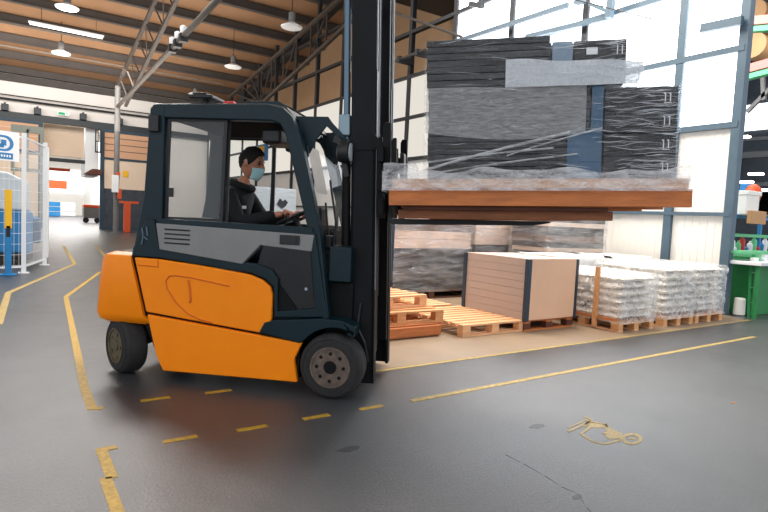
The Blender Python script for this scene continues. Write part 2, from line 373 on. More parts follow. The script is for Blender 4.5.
# column
r = empty('steel_column', 'round grey steel column carrying the roof truss near the far wall', 'column', (4.26, 30.5, 0))
b = MB(); b.lathe([(.13,0),(.13,7.2)], 16); b.build('shaft', POLEM, r, smooth=40)
b = MB(); b.box(-.22,.22,-.22,.22,0,.03); b.build('base_plate', POLEM, r)
r = empty('column_box', 'white and red box strapped to the grey round column', 'box', (4.26, 30.3, 2.1))
b = MB(); b.box(-.24,.06,-.16,0,-.1,.75); b.build('white_case', WHITEG, r, bev=.02)
b = MB(); b.box(0,.2,-.14,0,-.4,.1); b.box(-.06,.12,-.14,0,.75,.9); b.build('red_case', ORPOST, r, bev=.02)
# trusses
def truss(lab, x, A0, A1, B0, B1, n, ext=0, wid=0):
    A0 = Vector(A0); A1 = Vector(A1); B0 = Vector(B0); B1 = Vector(B1)
    r = empty('roof_truss', lab, 'truss', (x, A0.y, A0.z)); o = Vector((x, A0.y, A0.z))
    eA = A1 + (A1-A0)*ext; eB = B1 + (B1-B0)*ext
    b = MB(); b.beam(A0-o, eA-o, .13, .13); b.build('upper_chord', STEEL, r)
    b = MB(); b.beam(B0-o, eB-o, .13, .13); b.build('lower_chord', STEEL, r)
    for k in range(n):
        t = (k+.5)/n; p = A0.lerp(eA, t)
        q = B0 + (eB-B0)*max(0, min(1, (B0.y-p.y)/(B0.y-eB.y)))
        b = MB(); b.beam(p-o, q-o, .05, .05); b.build('strut', STEEL, r)
        if k % 2: 
            t2 = (k+1.5)/n; p2 = A0.lerp(eA, min(1, t2)); b = MB(); b.beam(q-o, p2-o, .04, .04); b.build('diagonal', STEEL, r)
truss('slim truss rising from the round grey column', 4.26, (4.26,30.45,7.24), (4.26,22.2,8.77), (4.62,30.45,6.3), (4.62,22.4,8.0), 10, .8)
truss('slim lattice truss beside the window wall, behind the mast', 9.9, (9.9,30.8,7.6), (9.9,18.5,9.24), (9.9,26,6.55), (9.9,18.1,8.13), 12, .3)
r = empty('pipe_beam', 'long round steel beam running from the grey column towards the camera under the roof', 'beam', (4.26, 30.4, 6.2))
b = MB(); b.tube([(0,0,0),(0,-15.9,.42),(0,-24,.62)], .085, 10); b.build('pipe', STEEL, r, smooth=40)
for i, dy in enumerate((11.2, 11.9, 12.6)):
    r = empty('spotlight', 'small white spotlight clamped on the long roof pipe, one of three in a row', 'spotlight', (4.26, 30.4-dy, 6.52), group='spotlights on the roof pipe')
    b = MB(); b.lathe([(.05,.06),(.1,.12),(.1,.3),(.03,.34)], 12); b.build('bulb_housing', WHITEG, r, smooth=40)
    b = MB(); b.box(-.12,.12,-.12,.12,-.16,.08); b.build('clamp', BLACK, r, bev=.01)
for lab, y_, px, py in (('thin pale conduit crossing below the purlins, through the slim truss', 27.5, 130, 47), ('thin pale conduit crossing just above the cab roof', 31.5, 240, 87)):
    p = yb(y_, px, py); b = MB(); b.beam((-16, y_, p.z), (9.8, y_, p.z), .07, .07); tag(b.build('conduit', mat('conduit_steel', (118,104,92), .6)), lab, 'pipe')
# eave beam by wall
b = MB(); b.prism([(34.9,6.0),(16,9.9),(16,10.25),(34.9,6.4)], 10.1, 10.35, 'x'); tag(b.build('rafter', FRAMED), 'dark sloping rafter along the top of the window wall', 'rafter')
# pendant lamps
def pendant(x, y, z, on, lab):
    r = empty('pendant_lamp', lab, 'lamp', (x, y, z))
    b = MB(); b.lathe([(.1,.12),(.12,.16),(.12,.5),(.06,.55)], 16); b.build('gear_housing', POLEM, r, smooth=40)
    b = MB(); b.lathe([(.36,0),(.38,.03),(.14,.16),(.1,.18)], 28); b.build('reflector', WHITEG, r, smooth=40)
    b = MB(); b.lathe([(.33,-.015),(.33,-.003)], 28); b.build('diffuser', LAMP if on else WHITEG, r)
    b = MB(); b.tube([(0,0,.55),(0,0,zr(y)-z-.05)], .015, 5); b.build('cord', BLACK, r)
pendant(1.55, 22.8, 8.1, True, 'lit round pendant lamp near the top left corner')
pendant(1.75, 28.9, 7.9, False, 'unlit round pendant lamp hanging below the lit one at the left')
pendant(8.1, 18.6, 7.85, False, 'unlit pendant lamp just left of the mast, largest of the unlit ones')
pendant(8.35, 25.6, 7.9, False, 'unlit pendant lamp above the cab roof, left of the truss')
pendant(8.6, 32.9, 7.85, False, 'small distant pendant lamp just above the cab beacon')
r = empty('tube_light', 'long bright tube light hung below the roof purlins at top left', 'lamp', (1.95, 27.4, 8.55))
b = MB(); b.tube([(-1.4,0,0),(1.25,0,-.02)], .04, 8); b.build('tube', TUBEL, r)
b = MB(); b.box(-1.45,1.3,-.07,.07,.04,.1); b.build('housing', WHITEG, r)
b = MB(); b.tube([(-1,0,.1),(-1,0,zr(27.4)-8.55)], .01, 5); b.tube([(1,0,.1),(1,0,zr(27.4)-8.55)], .01, 5); b.build('hanger', BLACK, r)

# window wall x=10
MY = [4.61, 5.64, 7.74, 9.86, 11.95, 14.0, 16.1, 18.2, 20.3, 22.4, 24.5, 26.6, 28.7, 30.8, 32.9, 34.9]
RZ = [0, 1.69, 3.18, 4.42, 5.65, 6.97, 8.3]
for i, my in enumerate(MY):
    w = .13 if i == 0 else .14
    top = 8.4 if i < 5 else min(zr(my)-.3, 7.0 + (34.9-my)*.19) if i > 4 else 8.4
    b = MB(); b.box(9.94, 10.08, my-w/2, my+w/2, 0, top)
    if i == 0: b.box(9.93, 10.09, my-.08, my-.065, 0, top)
    mm = FRAMEB if i < 2 else FRAMED
    o = b.build('trim_%d' % (i+3), mm); o['kind'] = 'structure'
for k, z in enumerate(RZ[1:]):
    b = MB(); h = .06 if k < 1 else .10
    ye = 34.9 if k < 4 else 34.9 - (z-6.2)/.19
    b.box(9.93, 10.08, 4.57, 9.86, z-h/2, z+h/2); o = b.build('trim_%d' % (k+20), FRAMEB); o['kind'] = 'structure'
    b = MB(); b.box(9.93, 10.08, 9.86, max(ye, 12), z-h/2, z+h/2); o = b.build('trim_%d' % (k+30), FRAMED); o['kind'] = 'structure'
# lower cream cladding with ribs
b = MB(); b.box(10.02, 10.1, 4.57, 34.9, 0, 3.18)
yy = 4.7
while yy < 12: 
    b.box(10.014, 10.02, yy, yy+.05, .05, 3.12); yy += .13
struct('wall_right', b, CREAM)
n = 1
for i in range(len(MY)-1):
    for k in range(2, 6):
        y0, y1, z0, z1 = MY[i]+.06, MY[i+1]-.06, RZ[k]+.05, RZ[k+1]-.05
        if i >= 4 and k >= 4: continue
        n += 1
        b = MB(); b.box(10.0, 10.03, y0, y1, z0, z1)
        struct('window_%d' % n, b, PANE if i < 4 else PANES)
# outer gable wall
b = MB(); b.box(13, 13.2, 11.5, 35.2, 0, 13.5); struct('wall_gable', b, WALLT)
# brackets and shades on the window wall
def bar(lab, a, c, w, h, m1, name='bracket_arm'):
    b = MB(); b.beam(a, c, w, h); tag(b.build(name, m1), lab, 'bracket')
def on10(y, z, x=9.85): return (x, y, z)
bar('short grey arm fixed high on the end column of the window wall', (9.85,4.6,4.83), (9.85,5.25,4.86), .1, .14, FRAMEB)
bar('sloping grey shade rail along the bright windows above the load', xb(9.8,526,37), xb(9.8,613,16), .08, .1, FRAMEB, 'shade_rail')
bar('upper sloping grey shade rail above the left part of the load', xb(9.75,455,42), xb(9.75,568,5), .08, .1, FRAMEB, 'shade_rail')
b = MB(); b.beam(xb(9.7,609,18), xb(9.7,613,-12), .12, .12); b.beam(xb(9.7,590,4), xb(9.7,609,12), .07, .07); b.box(9.62,9.78,7.62,7.8,5.95,6.15)
tag(b.build('shade_motor', FRAMEB), 'grey shade bracket with a small motor, above the right end of the load', 'bracket')
b = MB(); b.beam(xb(9.7,481,8), xb(9.7,482,-8), .12, .12); b.beam(xb(9.7,470,4), xb(9.7,482,6), .1, .12)
tag(b.build('shade_motor', FRAMED), 'dark shade bracket at the top edge left of the white windows', 'bracket')
P0 = xb(9.5, 380, 67)
r = empty('conduit_run', 'grey pipe with clamps running along the window frames left of the load', 'pipe', P0)
PQ = [xb(9.5,400,60)-P0, xb(9.5,418,53)-P0, xb(9.5,432,47)-P0]
b = MB(); b.tube([(0,0,0), PQ[2]], .04, 8); b.build('pipe', STEEL, r, smooth=40)
for q in PQ:
    b = MB(); b.box(q.x-.08,q.x+.45,q.y-.06,q.y+.06,q.z-.08,q.z+.1); b.build('clamp', FRAMED, r)
b = MB(); b.tube([xb(9.2,388,10), xb(9.2,462,37)], .035, 8); tag(b.build('diagonal_pipe', STEEL), 'thin brown diagonal pipe crossing the window grid above the load', 'pipe')
b = MB(); b.tube([(9.3,9.0,6.6),(8.9,5.6,4.9)], .012, 6); tag(b.build('cable', FRAMED), 'thin dark cable slanting across the bright windows', 'cable')

# hall on the right, through the opening beyond the end column
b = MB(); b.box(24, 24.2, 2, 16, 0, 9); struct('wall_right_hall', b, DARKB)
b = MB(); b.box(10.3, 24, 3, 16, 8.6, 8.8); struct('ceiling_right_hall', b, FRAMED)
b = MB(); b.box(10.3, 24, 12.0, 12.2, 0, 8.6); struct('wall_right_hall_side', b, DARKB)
pa, pb = xb(23.9,744,131), xb(23.9,772,102); b = MB(); b.box(23.9, 23.98, pb.y-.5, pa.y+1, pa.z, pb.z); struct('window_60', b, HALLGLOW)
for i, (py0, lab) in enumerate(((8, 'upper pink and green striped crane beam in the right hall'), (56, 'lower pink and green striped crane beam in the right hall'))):
    p = xb(15, 746, py0+14); q = xb(15, 790, py0+(10 if i==0 else 2))
    r = empty('crane_beam', lab, 'beam', p)
    b = MB(); b.beam((0,0,0), q-p, .2, .2); b.build('pink_flange', REDP, r)
    b = MB(); b.beam((0,0,-.2), q-p+Vector((0,0,-.2)), .2, .12); b.build('green_flange', GREENL, r)
for i, (py0, lab) in enumerate(((12, 'upper round tan duct end at the right edge'), (45, 'lower round tan duct end at the right edge'))):
    p = xb(16.5, 752, py0)
    b = MB(); b.lathe([(.28,0),(.34,.02),(.34,3),(.28,3.02)], 20, 'x', p); tag(b.build('duct', CARD, smooth=40), lab, 'duct')
for i, (a, c) in enumerate((((745,8),(775,30)), ((745,40),(775,14)), ((746,76),(775,50)), ((747,112),(775,84)), ((762,62),(764,100)))):
    b = MB(); b.beam(xb(17.5,*a), xb(17.5,*c), .1, .1)
    tag(b.build('hall_brace', POLEM), 'pale diagonal roof brace in the right hall', 'brace', 'roof braces in the right hall')
for py0, w in ((140, .1), (156, .18), (186, .12)):
    p = xb(18, 738, py0); q = xb(18, 785, py0-3)
    b = MB(); b.beam(p, q, w, w); tag(b.build('hall_beam', FRAMED), 'grey cross beam in the dim right hall', 'beam', 'cross beams in the right hall')
for i, (px, py) in enumerate(((743,137), (756,174), (746,182), (762,190))):
    p = xb(17, px, py); b = MB(); b.beam(p+Vector((0,.16,0)), p+Vector((0,-.16,0)), .2, .05)
    tag(b.build('ceiling_light', LAMP), ['lit lamp highest in the right hall', 'lit lamp above the orange bag in the right hall', 'lit lamp left of the orange bag in the right hall', 'lit lamp at the right edge in the right hall'][i], 'lamp')
# workbench and rack behind the end column
r = empty('workbench', 'green workbench with pale worktop behind the end column', 'workbench', (10.35, 4.35, 0))
b = MB(); b.box(-.35, 1.0, -.3, .35, .87, .93); b.build('worktop', WHITEP, r, bev=.01)
b = MB(); b.box(.02, .75, -.05, .3, 0, .87); b.build('side_panel', GREEN, r, bev=.01)
b = MB(); b.box(-.3,-.26,-.25,-.2,0,.87); b.build('leg', GREEN, r); b = MB(); b.box(.92,.96,-.25,-.2,0,.87); b.build('leg', GREENL, r)
b = MB(); b.box(-.35, 1.0, .0, .35, 1.05, 1.09); b.box(-.35,-.32,.3,.33,.93,1.08); b.box(.96,1.0,.3,.33,.93,1.08); b.build('shelf', GREENL, r)
r = empty('step_ladder', 'small pale green ladder leaning at the workbench', 'ladder', (10.2, 4.25, 0))
for dx in (-.12, .12):
    b = MB(); b.beam((dx-.02,-.05,0), (dx+.05,.02,.85), .03, .03); b.build('stile', GREEN, r)
for z in (.25, .5, .75):
    b = MB(); b.beam((-.14,-.03,z), (.16,-.03,z), .02, .02); b.build('rung', GREEN, r)
r = empty('tool_rack', 'blue steel rack frame above and behind the green workbench', 'rack', (11.6, 5.1, 0))
for dx in (-.35, .75, 1.8):
    b = MB(); b.box(dx-.03,dx+.03,-.03,.03,0,1.75); b.build('post', BLUEM, r)
for z in (1.0, 1.35, 1.7):
    b = MB(); b.box(-.35,1.8,-.04,.04,z-.03,z+.03); b.build('crossbar', BLUEM if z > 1.5 else GREENL, r)
for i in range(9):
    x = 11.35 + i*.16; h = .12 + .1*((i*7) % 3)
    b = MB(); b.lathe([(.045,0),(.05,.02),(.05,h*.7),(.02,h*.85),(.02,h)], 12); o = b.build('bottle', [WHITEG, GREENL, RED, BLUEM][i % 4], smooth=40); o.location = (x, 5.1, 1.03)
    tag(o, 'small bottle on the lower bar of the blue tool rack', 'bottle', 'bottles on the tool rack')
b = MB(); b.lathe([(.05,0),(.055,.03),(.05,.16),(.02,.2),(.02,.24)], 14); o = b.build('spray_bottle', WHITEG, smooth=40); o.location = (10.2, 4.62, 1.09); tag(o, 'white bottle on the bench shelf right beside the end column', 'bottle')
for i in range(7):
    b = MB(); b.box(-.05,.05,-.05,.05,0,.06+.05*(i % 2)); o = b.build('tool_box', [WHITEG, GREENL, WHITEP][i % 3], bev=.01); o.location = (10.32+i*.14, 4.3+.03*(i % 2), .93); tag(o, 'small white or green box on the workbench top', 'box', 'small boxes on the workbench')
r = empty('green_machine', 'pale green machine frame at the right edge of the picture', 'machine', (13.6, 5.35, 0))
for dx in (-.6, .25, 1.1):
    b = MB(); b.box(dx-.06,dx+.06,-.06,.06,0,1.2); b.build('post', GREENL, r)
for z in (.15, .7, 1.15):
    b = MB(); b.box(-.6,1.1,-.05,.05,z-.05,z+.05); b.build('crossbar', GREENL, r)
b = MB(); b.box(-.5,1,.1,.7,.4,.9); b.build('body', GREEN, r)
b = MB(); b.box(-.6,1.1,-.5,0,.1,.25); b.build('tray', GREENL, r)
p = xb(11.6, 742, 204)
r = empty('parts_bin', 'cream storage bin on top of the blue rack', 'bin', p); b = MB(); b.box(-.25,.25,-.2,.2,-.22,.22); b.build('shell', CREAM, r, bev=.03); b = MB(); b.box(-.27,.27,-.22,.22,.16,.24); b.build('lid', CREAM, r, bev=.01)
p = xb(11.5, 742, 212); b = MB(); b.box(p.x-.3,p.x+.3,p.y-.3,p.y-.22,p.z-.22,p.z+.02); tag(b.build('cardboard_box', CARD, bev=.01), 'brown cardboard box below the cream bin on the rack', 'box')
p = xb(12, 753, 194); b = MB(); b.ball(p, .15, 10, (1, 1, 1.3)); o = b.build('orange_bag', ORPOST, smooth=60); tag(o, 'bright orange bag hanging above the blue rack', 'bag')
p = xb(12.3, 747, 189); b = MB(); b.box(p.x-.1,p.x+.1,p.y-.1,p.y+.1,p.z-.1,p.z+.1); tag(b.build('blue_box', BLUEM, bev=.02), 'small blue box just left of the orange bag', 'box')
for i in range(3):
    p = xb(15, 757+i*7, 204); b = MB(); b.box(p.x-.15,p.x+.15,p.y-.2,p.y+.2,p.z-.3,p.z+.3); tag(b.build('locker', GREYM, bev=.02), 'pale blue grey locker in the dim right hall', 'locker', 'lockers in the right hall')
b = MB(); b.lathe([(.1,0),(.13,.02),(.12,.28),(.1,.3)], 14); o = b.build('waste_bin', CREAM, smooth=40); o.location = (10.22, 4.42, 0); o.scale = (.7,.7,1); tag(o, 'small cream bin on the floor at the foot of the end column', 'bin')

# ================================================================== FLOOR MARKINGS
def poly_line(pts, w):
    q = [Vector((*p, 0)) for p in pts]; Lf = []; Rt = []
    for i, p in enumerate(q):
        d0 = (q[i]-q[i-1]).normalized() if i else (q[1]-q[0]).normalized()
        d1 = (q[i+1]-q[i]).normalized() if i < len(q)-1 else d0
        n0 = Vector((-d0.y, d0.x, 0)); n1 = Vector((-d1.y, d1.x, 0)); nn = (n0+n1).normalized(); k = w/2/max(.35, nn.dot(n0))
        Lf.append(tuple((p+nn*k)[:2])); Rt.append(tuple((p-nn*k)[:2]))
    bmx = MB()
    for i in range(len(q)-1): bmx.prism([Lf[i], Lf[i+1], Rt[i+1], Rt[i]], .0, .003, 'z')
    return bmx
def line(lab, pts, w=.07, m1=YELLOW, group=None):
    return tag(poly_line(pts, w).build('floor_line', m1), lab, 'floor marking', group)
line('yellow floor line from the far left past the counterweight, bent near its top', [(.503,4.04),(.44,4.06),(.44,4.5),(.642,9.2),(1.47,12.5)], .06)
line('pale yellow floor line bending twice at the left edge under the fence', [(-.13,7.3),(-.055,9.8),(1.166,14.25),(1.33,20.3)], .08, YELLOWF)
line('thin yellow floor line running far behind the counterweight', [(2.31,21.0),(1.94,14.7),(2.6,13.2)], .06, YELLOWF)
line('short yellow hooked floor line at the bottom left corner', [(.486,3.34),(.41,3.33),(.412,2.95)], .055)
line('short yellow line stub cut by the bottom edge of the photo', [(.385,2.97),(.39,2.3)], .055)
line('long yellow floor line in front of the load, right of the front wheel', [(2.479,3.25),(8.3,3.37)], .055, YELLOWF)
line('yellow border line along the front of the pallet bay', [(2.5,4.04),(9.85,4.1)], .05, YELLOWF)
for i, (x, y) in enumerate([(.73,4.08),(1.17,4.06),(.71,3.29),(1.14,3.265),(1.585,3.265),(2.02,3.26)]):
    lab = ['yellow dash left of the other one beneath the truck body', 'yellow dash beneath the middle of the truck body', 'leftmost yellow dash of the front row', 'second yellow dash of the front row', 'yellow dash just left below the front wheel', 'yellow dash just right below the front wheel'][i]
    line(lab, [(x+.015, y), (x+.21, y)], .045)
# faded truck pictogram
def xf(px, py):
    d = (px-384)*rt + (py-256)*dn + 557*fw; t = -1.35/d.z
    return (d.x*t, d.y*t)
def sp(x, y_): return xf(560+x/7.68, 400+y_/7.68)
PC = Vector((*sp(330,250), 0))
b = MB()
def stroke(pts, w=.02):
    q = [Vector((*sp(*p),0))-PC for p in pts]
    for a_, c_ in zip(q[:-1], q[1:]):
        d = (c_-a_).normalized(); nn = Vector((-d.y,d.x,0))*w/2
        b.prism([tuple((a_+nn)[:2]), tuple((c_+nn)[:2]), tuple((c_-nn)[:2]), tuple((a_-nn)[:2])], 0, .003, 'z')
stroke([(62,245),(225,170)], .018); stroke([(62,215),(215,150)], .012); stroke([(180,128),(240,150),(185,205)], .02)
stroke([(225,165),(350,188),(372,215)], .022); stroke([(235,175),(225,215),(160,262),(255,322),(340,342),(480,305)], .02); stroke([(350,190),(372,250),(330,262)], .02)
def fill(pts): b.prism([tuple((Vector((*sp(*p),0))-PC)[:2]) for p in pts], 0, .0025, 'z')
fill([(372,212),(480,260),(470,300),(372,300),(345,280)]); fill([(235,178),(330,190),(345,215),(240,215)])
def ell(rx, ry): return [tuple((Vector((*sp(552+rx*math.cos(2*PI*i/24), 300+ry*math.sin(2*PI*i/24)),0))-PC)[:2]) for i in range(24)]
b.frame(ell(82,44), ell(52,26), 0, .003, 'z')
fill([(530,290),(585,296),(580,308),(528,302)])
o = b.build('truck_pictogram', mat('faded_paint', (176,152,100), .6, var=.35, scale=60)); o.location = PC; tag(o, 'faded yellow painted truck symbol on the floor at lower right', 'floor marking')
# cracks/stains
b = MB(); cp = [xf(*p) for p in ((506,455),(524,464),(545,476),(562,487),(578,494),(587,508),(600,520))]
for i in range(len(cp)-1):
    d = Vector((*cp[i+1],0))-Vector((*cp[i],0)); nn = Vector((-d.y,d.x,0)).normalized()*.003; p0 = Vector((*cp[i],0)); 
    b.prism([tuple((p0+nn)[:2]), tuple((p0+d*.8)[:2]), tuple((p0-nn)[:2])], 0, .001, 'z')
tag(b.build('floor_crack', FRAMED), 'thin dark crack in the floor near the bottom centre', 'crack')
for i, (px, py, rr, lab) in enumerate(((537,426,.07,'dark smudge on the floor left of the painted truck symbol'), (577,497,.035,'small round dark stain on the floor crack'), (349,449,.07,'dark smudge on the floor below the front wheel'))):
    x, y_ = xf(px, py); b = MB(); b.prism([(rr*(1+.35*noise.noise(Vector((math.cos(a)*2, math.sin(a)*2, i*3.3))))*math.cos(a), rr*.45*(1+.35*noise.noise(Vector((math.cos(a)*2, math.sin(a)*2, i*5))))*math.sin(a)) for a in [2*PI*k/26 for k in range(26)]], 0, .001, 'z')
    o = b.build('floor_stain', mat('stain', (56,57,60), .45, var=.2, scale=30)); o.location = (x, y_, 0); tag(o, lab, 'stain')
x, y_ = xf(733, 403); b = MB(); b.prism([(-.03,0),(0,.012),(.03,.0),(.005,-.012)], 0, .004, 'z'); o = b.build('dry_leaf', WOODO); o.location = (x, y_, 0); tag(o, 'tiny brown scrap on the floor near the right edge', 'scrap')

# ================================================================== LEFT FENCE, MACHINE
def fence(lab, P, H, gname):
    r = empty('safety_fence', lab, 'fence', (P[0][0], P[0][1], 0)); o = Vector((P[0][0], P[0][1], 0))
    for i, p in enumerate(P):
        p = Vector((*p, 0))-o; b = MB(); b.box(p.x-.04, p.x+.04, p.y-.04, p.y+.04, 0, H); b.box(p.x-.09,p.x+.09,p.y-.09,p.y+.09,0,.015); b.build('post', WHITEP, r)
    b = MB()
    for a, c in zip(P[:-1], P[1:]):
        a = Vector((*a,0))-o; c = Vector((*c,0))-o; L_ = (c-a).length; n_ = int(L_/.08)
        for k in range(1, n_):
            q = a.lerp(c, k/n_); b.beam(q+Vector((0,0,.15)), q+Vector((0,0,H-.1)), .006, .006)
        for k in range(int(H/.2)): z = .15+k*.2; b.beam(a+Vector((0,0,z)), c+Vector((0,0,z)), .006, .006)
        b.beam(a+Vector((0,0,H-.08)), c+Vector((0,0,H-.08)), .03, .03); b.beam(a+Vector((0,0,.12)), c+Vector((0,0,.12)), .03, .03)
    w_ = b.build('wire_mesh', WHITEP, r)
fence('white wire safety fence with square posts at the left edge', [(-1.9,11.6),(-.9,12.0),(.17,12.5),(.57,14.06)], 2.62, '')
# cream door panel edge at the fence end
b = MB(); b.beam((.62,14.2,1.35),(.74,16.6,1.35),.05,2.4); tag(b.build('fence_panel', CREAM), 'cream solid fence panel at the corner of the safety fence', 'panel')
r = empty('blue_post', 'blue and yellow light barrier post in front of the white fence', 'post', (-.07, 12.15, 0))
b = MB(); b.box(-.05,.05,-.05,.05,.02,.85); b.box(-.13,.13,-.1,.1,0,.03); b.build('lower_post', BLUEM, r, bev=.01)
b = MB(); b.box(-.055,.055,-.055,.055,.85,1.55); b.build('upper_post', YEL, r, bev=.01)
b = MB(); b.box(-.03,.03,-.055,.0,.7,.9); b.build('bracket', BLACK, r)
r = empty('blue_machine', 'blue and grey machine behind the white safety fence', 'machine', (-.9, 15.3, 0))
b = MB(); b.box(-1.6,1.25,-1.3,.9,.25,1.15); b.build('blue_base', BLUEM, r, bev=.05)
b = MB(); b.prism([(-1.6,1.15),(1.2,1.15),(1.2,1.75),(.8,1.95),(-1.6,2.1)], -1.2, .8); b.build('grey_hood', GREYM, r, bev=.06)
b = MB(); b.box(-1.6,1.25,-1.35,.95,.12,.25); b.build('skirt', BLACK, r)
b = MB(); 
for k in range(10): b.box(-1.4,.6,-1.215,-1.2,1.2+k*.05,1.215+k*.05)
b.build('louvres', POLEM, r)
b = MB(); b.box(1.3,1.5,1.5,3.3,.3,.95); b.build('side_tank', BLUEM, r, bev=.05)
b = MB(); b.box(-.9,-.3,-1.4,-1.3,.9,1.15); b.build('control_box', BLACK, r)
# sign with blue mark
r = empty('machine_sign', 'white sign with a blue logo on the white fence', 'sign', (-.24, 12.22, 2.1))
rz = math.atan2(.5,1.07); r.rotation_euler.z = rz
b = MB(); b.box(-.45,.36,-.02,0,-.03,.5); b.build('sign_plate', WHITEG, r)
b = MB()
def band(pts, z): pass
arc = [(.12+.14*math.cos(t), .28+.14*math.sin(t)) for t in [ -PI/2+PI*k/12 for k in range(13)]]
inn = [(.1+.105*math.cos(t), .28+.105*math.sin(t)) for t in [ -PI/2+PI*k/12 for k in range(13)]]
b.frame([(-.14,.42),(-.14,.14)]+arc, [(-.1,.385),(-.1,.175)]+inn, -.03, -.02)
b.box(-.08,.1,-.03,-.02,.2,.27); b.box(-.08,.04,-.03,-.02,.29,.35); b.box(.06,.14,-.03,-.02,.24,.34)
b.box(-.16,.25,-.03,-.02,-.0,.11); b.box(-.4,-.2,-.03,-.02,.34,.42); b.box(-.4,-.2,-.03,-.02,.14,.2); b.box(-.4,-.2,-.03,-.02,0,.11); b.box(-.28,-.2,-.03,-.02,.2,.34)
b.build('blue_logo', BLUEM, r)
b = MB()
for k in range(8): b.box(-.13+k*.045,-.105+k*.045,-.034,-.03,.035,.075)
b.build('sign_text', WHITEG, r)
# grey frame racks behind
r = empty('window_frame_rack', 'grey green framed rack seen through the fence', 'rack', (yb(19,42,160).x-.15, 19, 2.2))
b = MB(); b.frame([(-.6,0),(.2,0),(.2,1.3),(-.6,1.3)], [(-.5,.1),(.1,.1),(.1,1.1),(-.5,1.1)], 0, .1); b.box(-.23,-.17,0,.1,0,1.2); b.box(-.55,.15,0,.1,.5,.56); b.box(-.55,-.5,0,.1,-1.6,0); b.box(.1,.15,0,.1,-1.6,0)
b.build('frame', mat('grey_green', (150,152,138), .6), r)

# ================================================================== PALLETS
def pallet(name, lab, loc, rz=0, L=1.2, W=.8, wood=WOOD, group=None, blocks=None, nb=5):
    """long side along x (L), opening sides on the W faces as well"""
    r = empty(name, lab, 'pallet', loc, rz, group)
    bw = .1 if L < 1.5 else .12
    proto = None
    for k in range(nb):
        yc = -W/2 + bw/2 + k*(W-bw)/(nb-1)
        b = MB(); b.box(-L/2, L/2, yc-bw/2+random.uniform(0,.008), yc+bw/2-random.uniform(0,.008), .122, .144); b.build('deck_board', wood, r, bev=.002)
    for xc in (-L/2+.06, 0, L/2-.06):
        b = MB(); b.box(xc-.06, xc+.06, -W/2, W/2, .1, .122); b.build('stringer_board', wood, r)
        for yc in (-W/2+.05, 0, W/2-.05):
            b = MB(); b.box(xc-.06, xc+.06, yc-.05, yc+.05, .022, .1); b.build('block', blocks or wood, r, bev=.003)
    for yc in (-W/2+.05, 0, W/2-.05):
        b = MB(); b.box(-L/2, L/2, yc-.05, yc+.05, 0, .022); b.build('bottom_board', wood, r)
    return r
Zb = .004
# rz=90: deck boards run in y. Front (towards camera) shows the short or long side
pallet('wooden_pallet', 'pale empty wooden pallet lying flat in front, left of the tan board stack', (4.91, 5.42, Zb), 0, 1.06, 1.2, WOODL, nb=9)
pallet('wooden_pallet', 'empty wooden pallet lying behind the front flat pallet', (4.75, 6.75, Zb), 0, 1.2, 1.2, WOODL, nb=9)
pallet('wooden_pallet', 'bottom pallet of the small stack beside the mast', (3.62, 5.6, Zb), 0, 1.2, 1.1, WOODO, WOODO and None, nb=8)
pallet('wooden_pallet', 'middle pallet of the small stack beside the mast', (3.72, 5.66, Zb+.146), R(-2), 1.2, 1.1, WOOD, nb=7)
pl = pallet('wooden_pallet', 'top pallet of the small stack beside the mast, slightly raised at the back', (3.6, 5.85, Zb+.294), R(5), 1.2, 1.1, WOODL, nb=7)
b = MB(); b.box(3.1, 4.2, 4.995, 5.04, Zb+.02, Zb+.13); o = b.build('timber_beam', WOODO, bev=.004); tag(o, 'orange timber beam lying along the front of the pallet stack', 'timber')

# tan board stack
pallet('wooden_pallet', 'pallet under the tan board stack', (5.865, 5.37, Zb), 0, .95, 1.14, WOODO, blocks=WOODD)
for k in range(8):
    z0 = Zb+.146+k*.0975
    b = MB(); b.box(0, .955, 0, 1.17, 0, .0945); o = b.build('board_pack', [TANF, TAN]); o.location = (5.385, 4.78, z0)
    tag(o, 'tan boards layer in the strapped stack on a pallet', 'boards', 'tan board layers in the stack')
    b2 = MB(); b2.mi = 0
b = MB(); b.box(5.40, 6.33, 4.772, 4.779, Zb+.146, Zb+.925); tag(b.build('end_board', TAN), 'plain peach board closing the front end of the tan stack', 'board')
for i, (x, y, lab) in enumerate(((5.37, 4.765, 'dark blue corner guard at the near edge of the tan board stack'), (5.37, 5.915, 'dark blue corner guard at the rear edge of the tan board stack'), (6.305, 4.765, 'dark corner guard at the right edge of the tan board stack'))):
    b = MB(); b.prism([(0,0),(.06,0),(.06,.012),(.012,.012),(.012,.06),(0,.06)], 0, .79, 'z') if i != 2 else b.prism([(0,0),(.05,0),(.05,.06),(.038,.06),(.038,.012),(0,.012)], 0, .79, 'z')
    o = b.build('corner_guard', STRAPB); o.location = (x, y, Zb+.13); tag(o, lab, 'corner guard')

